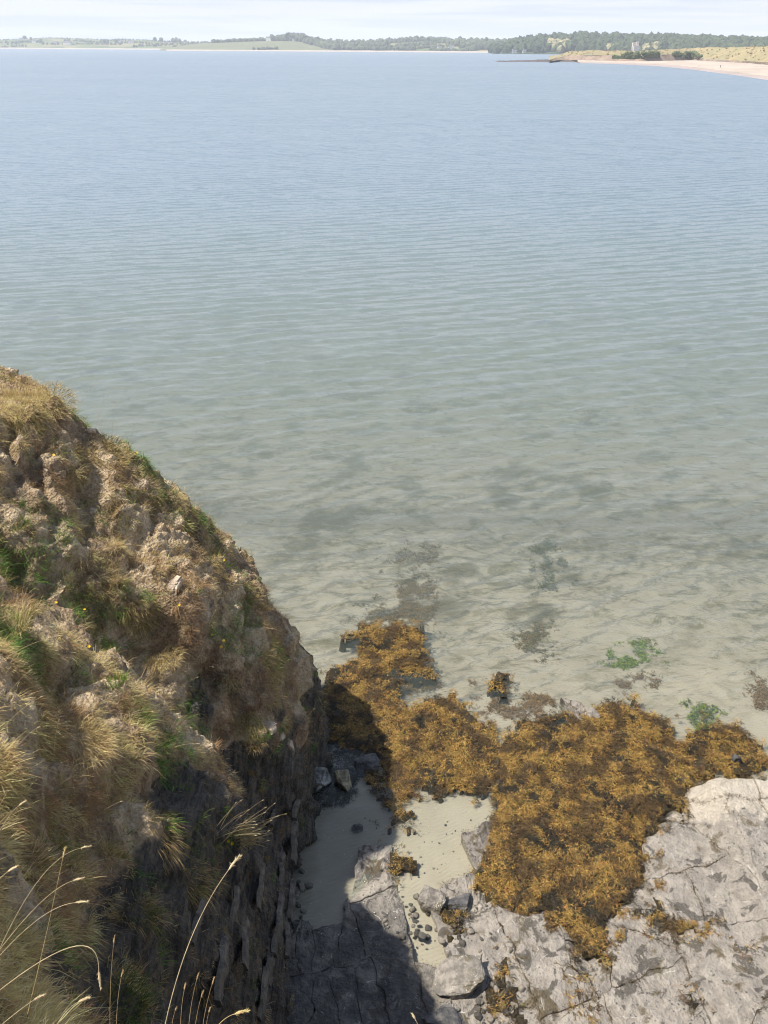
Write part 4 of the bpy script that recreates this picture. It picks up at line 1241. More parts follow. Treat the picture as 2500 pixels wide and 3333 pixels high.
MID = [(1140, 2060), (1180, 2030), (1290, 2010), (1380, 2020), (1400, 2090), (1390, 2150), (1435, 2170), (1410, 2195), (1340, 2185), (1270, 2190), (1305, 2240), (1290, 2270), (1330, 2282), (1430, 2240),
       (1500, 2265), (1530, 2330), (1600, 2360), (1645, 2410), (1635, 2480), (1615, 2570), (1480, 2585), (1400, 2570), (1340, 2620), (1280, 2610), (1235, 2560), (1225, 2470), (1140, 2430), (1035, 2400), (1020, 2260), (1040, 2200), (1100, 2150), (1150, 2120)]
seaweed(MID, 3100, 'golden seaweed bed reaching from the cliff nose into the water', 0.06)
def big_ground(x, y):
    q = np.stack([x, y], 1)
    return np.where(inside(PLAT, q), np.minimum(plat_z(x, y), 0.22), seabed_z(x, y))
seaweed(BIG, 3100, 'large orange brown seaweed bed covering the rocks on the right', 0.06, ground=big_ground, darkbias=0.0)
pz = lambda x, y: np.maximum(plat_z(x, y), seabed_z(x, y))
seaweed([(1960, 2600), (2080, 2565), (2170, 2560), (2230, 2600), (2250, 2680), (2180, 2700), (2090, 2700), (1990, 2740), (1930, 2700)], 1500, 'dark drained seaweed between the orange bed and the white ledge', 0.10, ground=pz, darkbias=0.22)
seaweed([(1560, 2222), (1600, 2195), (1645, 2185), (1682, 2210), (1680, 2240), (1620, 2252), (1575, 2245)], 2300, 'small golden seaweed island alone in the shallows', 0.12)
seaweed([(1262, 2775), (1300, 2758), (1350, 2798), (1325, 2850), (1290, 2890), (1268, 2880)], 1900, 'small rusty seaweed tuft beside the cracked flagstones', 0.10, ground=pz)
seaweed([(1250, 2590), (1310, 2585), (1340, 2640), (1330, 2690), (1280, 2690), (1250, 2640)], 1500, 'rusty seaweed tongue above the bright sand', 0.05)
seaweed([(1225, 2715), (1255, 2710), (1255, 2750), (1230, 2750)], 1500, 'little rusty seaweed sprig on the shadow edge', 0.05)
seaweed([(1190, 2665), (1225, 2665), (1230, 2710), (1200, 2705)], 1300, 'brown seaweed sprig by the small dark stone', 0.05)
seaweed([(1300, 2655), (1350, 2655), (1365, 2680), (1310, 2695)], 900, 'flat golden fronds lying on the bright sand', 0.02)
seaweed([(2060, 2955), (2150, 2945), (2200, 2990), (2345, 3025), (2375, 3040), (2270, 3085), (2180, 3080), (2100, 3050)], 1700, 'olive seaweed arm lying on the grey limestone', 0.05, ground=pz, darkbias=0.08)
seaweed([(1865, 3130), (1915, 3130), (1905, 3240), (1890, 3400), (1870, 3400), (1860, 3240)], 1500, 'brown seaweed filling the long joint in the limestone', 0.02, ground=pz, darkbias=0.2)
seaweed([(1430, 2985), (1520, 2950), (1560, 2990), (1500, 3050), (1450, 3050)], 1300, 'olive seaweed fringe below the round barnacled boulder', 0.03, ground=pz, darkbias=0.05)
seaweed([(1590, 3140), (1660, 3130), (1690, 3230), (1700, 3400), (1600, 3400), (1580, 3260)], 1500, 'blackish seaweed patch beside the large boulder at the bottom', 0.03, ground=pz, darkbias=0.4)
seaweed([(2190, 3170), (2260, 3230), (2330, 3260), (2320, 3330), (2250, 3330), (2200, 3270)], 900, 'thin dark seaweed scatter low on the limestone', 0.01, ground=pz, darkbias=0.4)
seaweed([(2360, 3080), (2450, 3060), (2500, 3120), (2470, 3180), (2400, 3160)], 600, 'thin dark seaweed scatter near the right edge', 0.01, ground=pz, darkbias=0.45)
seaweed([(1600, 3080), (1640, 3060), (1660, 3110), (1620, 3130)], 900, 'brown seaweed blot left of the long joint', 0.02, ground=pz, darkbias=0.3)

PURP = [np.array([0.23, 0.13, 0.05]), np.array([0.24, 0.145, 0.065]), np.array([0.15, 0.11, 0.04])]; OLV = [np.array([0.15, 0.135, 0.05]), np.array([0.10, 0.10, 0.045])]; BRN = [np.array([0.25, 0.14, 0.06]), np.array([0.19, 0.105, 0.045])]; GRW = [np.array([0.16, 0.24, 0.03]), np.array([0.08, 0.13, 0.02]), np.array([0.29, 0.34, 0.05])]
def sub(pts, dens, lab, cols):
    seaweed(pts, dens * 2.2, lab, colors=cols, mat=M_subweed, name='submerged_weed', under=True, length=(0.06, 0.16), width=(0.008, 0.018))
sub([(1290, 1880), (1410, 1850), (1440, 1940), (1425, 2040), (1130, 2060), (1170, 1990), (1270, 1970)], 800, 'brown weed under water beyond the golden bed', PURP)
sub([(1650, 2060), (1740, 2010), (1810, 2040), (1820, 2120), (1700, 2150), (1640, 2110)], 700, 'olive and purple weed under water in mid shallows', PURP + OLV)
sub([(1945, 2170), (2040, 2130), (2050, 2080), (2110, 2090), (2110, 2140), (2175, 2160), (2050, 2180)], 1300, 'bright green weed under water', GRW)
sub([(2090, 2065), (2140, 2065), (2155, 2100), (2110, 2105)], 700, 'small brown weed patch behind the green weed', BRN)
sub([(1985, 2200), (2070, 2190), (2170, 2220), (2150, 2255), (1990, 2250)], 800, 'brown weed patch in front of the green weed', BRN)
sub([(1520, 2320), (1600, 2270), (1720, 2250), (1850, 2270), (1830, 2310), (1700, 2360), (1640, 2400), (1570, 2350)], 900, 'reddish brown weed under water between the two beds', BRN)
sub([(1290, 2205), (1380, 2195), (1450, 2215), (1440, 2245), (1320, 2275), (1290, 2250)], 800, 'murky brown weed in the gap of the golden bed', PURP)
sub([(1510, 2215), (1570, 2220), (1560, 2245), (1520, 2240)], 700, 'weed wisp left of the seaweed island', BRN)
sub([(940, 2400), (1080, 2400), (1240, 2480), (1250, 2600), (1180, 2640), (1060, 2650), (940, 2660)], 900, 'blackish weed and painted dark cliff reflection on the floor of the shaded pool', [np.array([0.03, 0.03, 0.024]), np.array([0.05, 0.045, 0.03])])  # weed coloured near black to stand for the cliff's dark reflection too
sub([(2215, 2330), (2270, 2280), (2360, 2300), (2400, 2360), (2270, 2400)], 1000, 'dark green weed under water by the far right bed', GRW + [np.array([0.06, 0.06, 0.035])])
sub([(2200, 2280), (2235, 2275), (2235, 2295), (2205, 2295)], 900, 'single green weed blot in the right shallows', GRW)
sub([(1700, 1780), (1810, 1750), (1860, 1830), (1820, 1940), (1720, 1930), (1760, 1850)], 420, 'faint olive weed patch under the rippled water', OLV)
sub([(1270, 1790), (1440, 1760), (1460, 1830), (1330, 1870), (1220, 1850)], 420, 'faint brown weed patch further out on the left', PURP)
sub([(2420, 2210), (2520, 2190), (2560, 2330), (2450, 2330)], 500, 'reddish weed haze at the right edge', BRN)
sub([(1230, 2010), (1330, 1880), (1360, 1760), (1400, 1760), (1330, 1960), (1290, 2010)], 300, 'scattered weed wisps leading out from the golden bed', PURP)
sub([(1850, 1400), (1900, 1330), (1970, 1330), (1930, 1390), (1870, 1425)], 400, 'dim purple reef patch far out on the right', PURP)
sub([(1290, 1330), (1380, 1305), (1460, 1330), (1400, 1360), (1320, 1355)], 400, 'dim purple reef patch far out in the centre', PURP)
sub([(1030, 1290), (1150, 1270), (1250, 1290), (1150, 1310)], 300, 'dim reef patch far out left of centre', PURP)

def rubble():
    V0, F0 = ico(2)
    parts = []
    def put(px, py, smax):
        p = on_sand(px, py)
        if inside(PLAT, p[None, :2])[0]: p[2] = float(plat_z(p[0:1], p[1:2])[0])
        sz_ = smax * random.uniform(0.25, 1.0) ** 1.6
        v = V0 * (1 + 0.25 * fbm(V0 * 1.4 + random.random() * 90, 2)[:, None])
        n = RNG.normal(size=(5, 3)); n /= np.linalg.norm(n, axis=1, keepdims=True)
        for q in n: v = v - q * np.clip(v @ q - 0.7, 0, None)[:, None]
        v = v * np.array([1, random.uniform(0.6, 1), random.uniform(0.4, 0.8)]) * sz_ * 0.5
        a = random.uniform(0, 6.28); ca, sa = math.cos(a), math.sin(a)
        v = v @ np.array([[ca, sa, 0], [-sa, ca, 0], [0, 0, 1]])
        g = random.choice([(0.10, 0.095, 0.085), (0.16, 0.145, 0.125), (0.24, 0.215, 0.185), (0.07, 0.066, 0.06)])
        parts.append((v + p + np.array([0, 0, sz_ * 0.12]), [F0], np.tile(np.array(g), (len(v), 1))))
    for _ in range(48): put(random.gauss(1395, 60), random.gauss(3050, 70), 0.17)
    for _ in range(24): put(random.gauss(1500, 40), random.gauss(3010, 40), 0.13)
    for _ in range(70): put(random.gauss(965, 22), random.uniform(2580, 3050), 0.20)
    for _ in range(60): put(random.uniform(1180, 1560), random.uniform(2640, 2900), 0.06)
    for _ in range(50): put(random.gauss(1590, 70), random.gauss(3240, 70), 0.15)
    V, F, C = join(parts)
    link('rubble', mesh('rubble', V, F, M_rubble, False, C), label='loose rubble and cobbles lying on the sand and rock', cat='rubble', kind='stuff')
M_rubble = mat_blade('rubble_stone', 0.8, 0.3, 0.0)
rubble()

def shells():
    P = []
    for _ in range(150):
        px, py = random.uniform(980, 1560), random.uniform(2560, 3100)
        p = on_sand(px, py, 0.006)
        if inside(PLAT, p[None, :2])[0]: p[2] = float(plat_z(p[0:1], p[1:2])[0]) + 0.012
        P.append(p)
    V0, F0 = ico(1)
    parts = []
    for p in P:
        s = random.uniform(0.006, 0.016)
        parts.append((V0 * np.array([s, s * 0.8, s * 0.45]) + p, [F0], np.tile(np.array([0.75, 0.72, 0.66]) * random.uniform(0.7, 1), (len(V0), 1))))
    V, F, C = join(parts)
    link('broken_shells', mesh('broken_shells', V, F, M_petal, True, C), label='white broken shells strewn over sand and flagstones', cat='shells', kind='stuff')
shells()

# ------------------------------------------------------------------ far shore
M_field = mat_fields('far_fields', ((0.145, 0.175, 0.075), (0.24, 0.22, 0.11), (0.10, 0.135, 0.055)), 0.011)
M_green = mat_plain('far_green_hill', (0.15, 0.165, 0.085), (0.17, 0.18, 0.10), 0.01, a2=(0.14, 0.155, 0.08))
M_beach = mat_plain('pale_beach_sand', (0.38, 0.325, 0.275), (0.45, 0.39, 0.33), 0.03)
M_wetb = mat_plain('wet_beach_sand', (0.34, 0.27, 0.235), (0.40, 0.32, 0.28), 0.03, 0.4)
M_dune = mat_plain('dune_grass', (0.33, 0.265, 0.15), (0.26, 0.235, 0.13), 0.05, a2=(0.21, 0.17, 0.10))
M_duneface = mat_plain('dune_cliff_earth', (0.33, 0.25, 0.185), (0.24, 0.185, 0.145), 0.08, a2=(0.17, 0.13, 0.105))
M_tree = mat_plain('far_foliage', (0.045, 0.070, 0.035), (0.075, 0.100, 0.045), 0.08, a2=(0.035, 0.055, 0.030))
M_hedge = mat_plain('hedge_foliage', (0.075, 0.10, 0.055), (0.12, 0.14, 0.075), 0.03, a2=(0.06, 0.08, 0.045))
M_scrub = mat_plain('scrub_foliage', (0.085, 0.115, 0.055), (0.12, 0.145, 0.07), 0.2)
M_autumn = mat_plain('pale_clearing', (0.36, 0.31, 0.18), (0.30, 0.29, 0.16), 0.05)
M_mount = mat_plain('distant_mountain', (0.10, 0.13, 0.12), (0.13, 0.15, 0.13), 0.0008)
M_reef = mat_plain('reef_rock', (0.075, 0.060, 0.055), (0.13, 0.105, 0.095), 0.15, 0.8)
M_white = mat_plain('white_render', (0.78, 0.77, 0.74), (0.72, 0.71, 0.68), 0.3)
M_roof = mat_plain('slate_roof', (0.13, 0.13, 0.135), (0.17, 0.165, 0.165), 0.3)
M_stonew = mat_plain('castle_stone', (0.60, 0.52, 0.44), (0.66, 0.58, 0.50), 0.2)
M_pane = mat_plain('dark_pane', (0.03, 0.035, 0.04), (0.04, 0.045, 0.05), 0.5, 0.2)

def strip(name, rows, mat, lab=None, cat=None, kind='structure', amp=0.0, per=60.0):
    """rows: arrays of 3D points of equal length; lofted sheet, near row first, resampled finely"""
    rows = [np.asarray(r, float) for r in rows]
    n = 160
    t = np.linspace(0, 1, n)
    rr = []
    for r in rows:
        s = np.linspace(0, 1, len(r))
        rr.append(np.stack([np.interp(t, s, r[:, k]) for k in range(3)], 1))
    out = []
    m = 9
    for k in range(len(rr) - 1):
        for q in range(m):
            out.append(rr[k] + (rr[k + 1] - rr[k]) * q / m)
    out.append(rr[-1])
    G = np.array(out)
    if amp:
        nn = fbm(G.reshape(-1, 3) / per, 4).reshape(G.shape[:2])
        w = np.ones(len(G)); w[0] = 0.15
        G[..., 2] += nn * amp * w[:, None]
    me = mesh(name, G.reshape(-1, 3), grid_faces(*G.shape[:2])[:, ::-1], mat)
    return link(name, me, label=lab, cat=cat, kind=kind), G

def crowns(name, pts, sizes, mat, lab, kind='stuff', tall=1.15):
    V0, F0 = ico(2)
    parts = []
    for p, s in zip(pts, sizes):
        k = 1 + 0.35 * fbm(V0 * 1.7 + np.array(p) * 0.13, 2)[:, None] + RNG.normal(0, 0.10, (len(V0), 1))
        v = V0 * k * np.array([s, s, s * tall]) * 0.5 + np.array(p)
        parts.append((v, [F0], np.zeros((len(v), 3))))
    V, F, C = join(parts)
    return link(name, mesh(name, V, F, mat, False), label=lab, cat='trees', kind=kind)

def line_px(pts, n):
    pts = np.array(pts, float)
    x = np.linspace(pts[0, 0], pts[-1, 0], n)
    return x, np.interp(x, pts[:, 0], pts[:, 1])

def hill(name, top, d0, d1, mat, nsamp=60, base_z=0.5, back=400, amp=2.0, midw=0.55):
    """top: skyline in photograph pixels; d0 / d1: distance of shore and of ridge along px"""
    x, y = line_px(top, nsamp)
    f0 = np.interp(x, [x[0], x[-1]], d0); f1 = np.interp(x, [x[0], x[-1]], d1)
    r0 = [far(a, b, base_z) for a, b in zip(x, f0)]
    r2 = [far(a, b, zat(a, c, b)) for a, b, c in zip(x, f1, y)]
    r1 = [far(a, b + (c - b) * 0.45, base_z + (q[2] - base_z) * midw) for a, b, c, q in zip(x, f0, f1, r2)]
    r3 = [far(a, c + back, q[2] * 0.55) for a, c, q in zip(x, f1, r2)]
    return strip(name, [r0, r1, r2, r3], mat, amp=amp, per=120)

# left farmland, green headland, middle farmland
_, H1 = hill('far_farmland', [(-700, 134), (-200, 130), (0, 129), (60, 127), (150, 124), (230, 125), (330, 129), (450, 129), (520, 134), (600, 137), (720, 139), (860, 141)], (4300, 3500), (5100, 4200), M_field)
_, H2 = hill('far_green_headland', [(520, 160), (580, 150), (630, 143), (700, 138), (800, 134), (880, 131), (960, 132), (1020, 138), (1060, 148), (1100, 160)], (3000, 2900), (3500, 3300), M_green, amp=0.6)
_, H3 = hill('far_middle_farmland', [(1000, 140), (1080, 141), (1150, 143), (1230, 142), (1320, 137), (1380, 134), (1440, 136), (1500, 140), (1560, 143), (1640, 144), (1720, 150)], (3000, 2700), (3800, 3300), M_field)
_, H4 = hill('far_wooded_hill', [(1600, 164), (1650, 152), (1690, 142), (1750, 135), (1820, 126), (1890, 124), (1950, 131), (2030, 130), (2120, 131), (2220, 134), (2350, 140), (2500, 143), (2700, 146), (3300, 150)], (2250, 1500), (2700, 2000), M_tree, amp=2.0)
# sandy shoreline under the hills
def beach_line(name, pts, z=0.4, w=70):
    r0 = [gp(a, b, 0.0) for a, b in pts]
    r0 = [np.array([p[0], p[1], -0.4]) for p in r0]
    r1 = [np.array([p[0] * 1.0, p[1] + w, 2.4]) for p in r0]
    return strip(name, [r0, r1], M_beach, amp=0.2)
def shore(name, xs, d0, w=60, zb=3.0):
    x = np.linspace(xs[0], xs[1], 30); d = np.interp(x, xs, d0)
    r0 = [far(a, b - w, -0.5) for a, b in zip(x, d)]; r1 = [far(a, b + 25, zb) for a, b in zip(x, d)]
    return strip(name, [r0, r1], M_beach, amp=0.5, per=40)
shore('far_shore_sand', (-700, 860), (4300, 3500), 90, 3.5)
shore('far_green_headland_beach', (540, 1100), (2990, 2890), 130, 3.0)
shore('far_middle_beach', (1000, 1720), (2990, 2690), 170, 3.0)
# blue mountains on the horizon
def mountain(name, top, dist):
    x, y = line_px(top, 40)
    r0 = [far(a, dist, 0) for a in x]
    r1 = [far(a, dist + 500, zat(a, b, dist + 500)) for a, b in zip(x, y)]
    r2 = [far(a, dist + 1500, 0) for a in x]
    strip(name, [r0, r1, r2], M_mount, amp=3, per=400)
mountain('distant_mountain', [(1570, 146), (1600, 138), (1630, 134), (1650, 136), (1680, 143), (1720, 148)], 7600)
mountain('distant_mountain', [(1730, 140), (1770, 116), (1800, 113), (1830, 118), (1870, 117), (1950, 140)], 7800)

def surf_h(G, px, f):
    """point on a hill sheet G (rows, cols, 3) in column px at depth fraction f between shore and ridge"""
    gx_, gy_, _ = proj(G.reshape(-1, 3)); gx_ = gx_.reshape(G.shape[:2])
    r = int(f * 18)
    c = int(np.argmin(np.abs(gx_[r] - px)))
    return G[r, c]

# hedges, copses and woods (a far-off mass)
pts, sz = [], []
rg = np.random.default_rng(8)
def hedge(G, x0, f0, x1, f1, n, s=(6, 11)):
    for q in range(n):
        t = q / max(1, n - 1)
        p = surf_h(G, x0 + (x1 - x0) * t + rg.normal(0, 1.5), min(0.99, max(0, f0 + (f1 - f0) * t)))
        w = rg.uniform(*s)
        pts.append(p + np.array([rg.normal(0, 3), rg.normal(0, 3), w * 0.3])); sz.append(w)
for a in [(0, .98, 520, .98, 150, (3, 7)), (0, .55, 140, .55, 20), (30, .35, 110, .7, 16), (210, .75, 330, .6, 20), (150, .35, 400, .45, 34), (330, .9, 420, .85, 14), (400, .6, 520, .5, 18), (520, .98, 860, .98, 120, (4, 8)),
          (500, .3, 640, .75, 26), (560, .2, 700, .8, 26), (440, .2, 560, .6, 20), (620, .4, 760, .75, 24), (0, .1, 80, .2, 12)]:
    hedge(H1, *a)
for x, f, s in [(80, .98, 18), (86, .97, 16), (135, .6, 17), (130, .55, 15), (105, .8, 13), (340, .5, 18), (335, .45, 16), (380, .6, 18), (345, .5, 17), (520, .98, 20), (510, .98, 18), (570, .96, 22), (565, .9, 20), (560, .85, 18), (580, .9, 18), (690, .98, 16), (600, .8, 16)]:
    p = surf_h(H1, x, f); pts.append(p + np.array([0, 0, s * 0.35])); sz.append(s)
for a in [(690, .98, 900, .98, 60, (8, 14)), (885, .96, 1060, .98, 80, (14, 24)), (930, .98, 990, .98, 30, (18, 30)), (1000, .8, 1100, .3, 60, (14, 24)), (830, .1, 900, .12, 16)]:
    hedge(H2, *a)
for a in [(1040, .95, 1200, .95, 40, (10, 20)), (1050, .5, 1250, .55, 40, (12, 22)), (1060, .15, 1350, .12, 120, (8, 16)), (1050, .3, 1200, .3, 36, (12, 20)), (1150, .7, 1260, .8, 40), (1200, .98, 1460, .98, 90, (8, 22)), (1300, .5, 1440, .8, 40), (1260, .35, 1420, .6, 40), (1360, .25, 1500, .55, 40),
          (1440, .9, 1680, .95, 50, (12, 26)), (1450, .5, 1680, .6, 40, (14, 26)), (1520, .2, 1680, .3, 40, (10, 22)), (1500, .35, 1680, .42, 36, (12, 24)), (1400, .12, 1540, .1, 60)]:
    hedge(H3, *a)
crowns('hedges_and_copses', pts, sz, M_hedge, 'dark hedges and copses dividing the far fields')
pts, sz = [], []
for q in range(1500):
    px = rg.uniform(1615, 2650); f = rg.random() ** 0.8 * 0.97
    p = surf_h(H4, px, f)
    if p[2] < 4 and rg.random() < 0.5: continue
    if (abs(px - 1810) < 55 and 0.25 < f < 0.55 and rg.random() < 0.85) or (abs(px - 2075) < 26 and 0.05 < f < 0.6): continue
    s = rg.uniform(11, 22)
    pts.append(p + np.array([rg.normal(0, 6), rg.normal(0, 6), s * 0.3])); sz.append(s)
for q in range(240):
    px = rg.uniform(1650, 2650)
    p = surf_h(H4, px, 0.98); s = rg.uniform(10, 22)
    pts.append(p + np.array([0, 0, s * 0.25])); sz.append(s)
crowns('far_forest', pts, sz, M_tree, 'dense blue green forest on the far right hill', tall=1.2)
pts, sz = [], []
for (x0, x1, f0, f1, n) in [(1780, 1850, .28, .5, 26), (1800, 1830, .1, .3, 8), (1970, 2010, .12, .2, 12), (2100, 2140, .12, .22, 14)]:
    for q in range(n):
        p = surf_h(H4, rg.uniform(x0, x1), rg.uniform(f0, f1)); s = rg.uniform(12, 20)
        pts.append(p + np.array([0, 0, s * 0.35])); sz.append(s)
crowns('pale_trees', pts, sz, M_autumn, 'pale yellowish trees in gaps of the far forest')

def conifer(px, py_top, h, lab):
    p = surf_h(H4, px, 0.97)
    zt_ = zat(px, py_top, p[1])
    p = np.array([p[0], p[1], zt_ - h])
    root = bpy.data.objects.new('conifer_tree', None); COL.objects.link(root); root.location = p
    root['label'] = lab; root['category'] = 'tree'; root['group'] = 'conifers above the far forest'
    n, tiers = 9, 7
    parts = []
    for k in range(tiers):
        z0 = h * (0.12 + 0.80 * k / tiers); r = h * 0.20 * (1 - k / tiers) ** 0.8 + 0.4
        a = np.arange(n) * 6.283 / n + k
        rr = r * RNG.uniform(0.7, 1.2, n)
        ring = np.column_stack([np.cos(a) * rr, np.sin(a) * rr, np.full(n, z0) + RNG.normal(0, 0.3, n)])
        v = np.vstack([ring, [[0, 0, min(h, z0 + h * 0.26)]]])
        i = np.arange(n)
        parts.append((v, [np.stack([i, (i + 1) % n, np.full(n, n)], 1)], np.zeros((n + 1, 3))))
    V, F, C = join(parts)
    link('crown', mesh('crown', V, F, M_tree, False), parent=root)
    V, F = tube([[0, 0, -h * 0.3], [0, 0, h * 0.3], [0, 0, h * 0.95]], [0.5, 0.4, 0.1], 6)
    link('trunk', mesh('trunk', V, F, M_duneface), parent=root)
for px, py, h, lab in [(2159, 108, 26, 'tallest pointed conifer above the far forest'), (2133, 114, 16, 'short conifer left of the tallest one'), (2190, 113, 22, 'conifer just right of the tallest one'), (2222, 116, 20, 'left conifer of the close pair above the forest'), (2232, 115, 21, 'right conifer of the close pair above the forest'),
                       (2243, 122, 18, 'small conifer right of the close pair'), (2043, 110, 18, 'conifer standing up left of the castle'), (2310, 128, 14, 'conifer tip where the forest skyline drops'), (2366, 127, 14, 'conifer tip above the right hand forest'), (2398, 125, 14, 'conifer tip further along the right hand forest')]:
    conifer(px, py, h, lab)

def house(px, dist_pt, w, d, h, lab, roof=True, wall=None, rot=0.0):
    p = np.array(dist_pt)
    root = bpy.data.objects.new('house', None); COL.objects.link(root)
    root.location = p; root.rotation_euler = (0, 0, rot)
    root['label'] = lab; root['category'] = 'house'; root['group'] = 'far houses along the bay'
    def box(x0, x1, y0, y1, z0, z1):
        V = np.array([[x, y, z] for x in (x0, x1) for y in (y0, y1) for z in (z0, z1)])
        F = np.array([[0, 1, 3, 2], [4, 6, 7, 5], [0, 4, 5, 1], [2, 3, 7, 6], [0, 2, 6, 4], [1, 5, 7, 3]])
        return V, F
    V, F = box(-w / 2, w / 2, -d / 2, d / 2, -4, h)
    link('wall', mesh('wall', V, F, wall or M_white, False), parent=root)
    e = 0.3
    V = np.array([[-w / 2 - e, -d / 2 - e, h], [w / 2 + e, -d / 2 - e, h], [w / 2 + e, d / 2 + e, h], [-w / 2 - e, d / 2 + e, h], [-w / 2 - e, 0, h + d * 0.42], [w / 2 + e, 0, h + d * 0.42]])
    F4 = np.array([[0, 1, 5, 4], [2, 3, 4, 5], [3, 2, 1, 0]]); F3 = np.array([[0, 4, 3], [1, 2, 5]])
    rf = link('roof', mesh('roof', V, [F4, F3], M_roof, False), parent=root)
    V, F = box(-w / 2 + 0.4, -w / 2 + 1.6, -0.6, 0.6, h + d * 0.25, h + d * 0.42 + 1.4)
    link('chimney', mesh('chimney', V, F, wall or M_white, False), parent=rf)
    for k in range(3):
        cx = -w / 2 + w * (k + 0.5) / 3
        if k == 1:
            V, F = box(cx - 0.5, cx + 0.5, -d / 2 - 0.06, -d / 2 + 0.02, 0.0, 2.1)
            link('door', mesh('door', V, F, M_pane, False), parent=root)
        else:
            V, F = box(cx - 0.6, cx + 0.6, -d / 2 - 0.06, -d / 2 + 0.02, 1.0, 2.3)
            link('window', mesh('window', V, F, M_pane, False), parent=root)
for (G, px, f, w, h, lab) in [(H1, 74, .80, 18, 6, 'small white house under the hilltop trees at far left'), (H1, 224, .38, 34, 7, 'long white farmhouse low on the far left hill'), (H1, 108, .55, 18, 5, 'pale house beside the far left copse'), (H1, 185, .42, 26, 4, 'pale low farm building left of the long white farmhouse'),
                          (H1, 396, .62, 22, 5, 'white house among hedges in the far village'), (H1, 432, .5, 24, 6, 'pale house in the middle of the far village'), (H1, 552, .55, 20, 5, 'small house below the far skyline trees'), (H1, 600, .7, 20, 5, 'rightmost house of the far left farmland'),
                          (H2, 960, .95, 22, 7, 'white house under trees on the green headland'), (H2, 878, .97, 20, 8, 'grey house at the left end of the headland trees'),
                          (H3, 1432, .22, 14, 6, 'left white cottage above the middle beach'), (H3, 1464, .22, 13, 6, 'right hand white cottage above the middle beach'), (H3, 1470, .3, 14, 6, 'white cottage behind the right hand cottage'), (H3, 1548, .9, 14, 6, 'white house on the skyline left of the forest'), (H3, 1150, .8, 14, 5, 'white house on the middle skyline'),
                          (H3, 1622, .05, 15, 7, 'white gabled boathouse at the end of the middle beach'), (H4, 1708, .06, 8, 4, 'small white house at the foot of the forest'), (H4, 1672, .10, 12, 3.5, 'pale long house at the left foot of the forest')]:
    p = surf_h(G, px, f)
    house(px, p + np.array([0, -6, 1.0]), w, w * 0.45, h, lab, rot=rg.uniform(-0.3, 0.3))

# castle-like house in the wood
def castle():
    p = surf_h(H4, 2075, 0.10).copy()
    dist = p[1] - 10
    base = zat(2075, 160, dist)
    p = far(2068, dist, base)
    root = bpy.data.objects.new('castle', None); COL.objects.link(root); root.location = p
    root['label'] = 'pale stone castle house with turret rising from the far forest'; root['category'] = 'castle'
    s = dist / FPX * 0.72
    def blk(name, x0, x1, z1, dy=8.0, yo=0.0, par=None, mat=None, z0=-6.0):
        V = np.array([[x, y, z] for x in (x0, x1) for y in (yo, yo + dy) for z in (z0, z1)])
        F = np.array([[0, 1, 3, 2], [4, 6, 7, 5], [0, 4, 5, 1], [2, 3, 7, 6], [0, 2, 6, 4], [1, 5, 7, 3]])
        return link(name, mesh(name, V, F, mat or M_stonew, False), parent=par or root)
    wl = blk('wall', -11 * s, 8 * s, 22 * s)
    tw = blk('tower', 2 * s, 11 * s, 25 * s, 9, -2)
    blk('wing', -8 * s, 14 * s, 12 * s, 9, -5)
    for k in range(5): blk('merlon', (-11 + 4 * k) * s, (-9 + 4 * k) * s, 24 * s, 1.0, -0.01, wl, z0=21.9 * s)
    for k in range(2): blk('merlon', (2.5 + 5 * k) * s, (5 + 5 * k) * s, 27.5 * s, 1.0, -2.01, tw, z0=24.9 * s)
    for k in range(3):
        for j in range(2): blk('window', (-9 + 4 * k) * s, (-7.6 + 4 * k) * s, (14 + 5 * j) * s, 0.1, -0.06, mat=M_pane, z0=(11.5 + 5 * j) * s)
    V, F = tube([[10 * s, 2, 20 * s], [10 * s, 2, 30 * s], [10 * s, 2, 36 * s]], [0.25, 0.2, 0.12], 6)
    link('flagpole', mesh('flagpole', V, F, M_roof), parent=root)
castle()

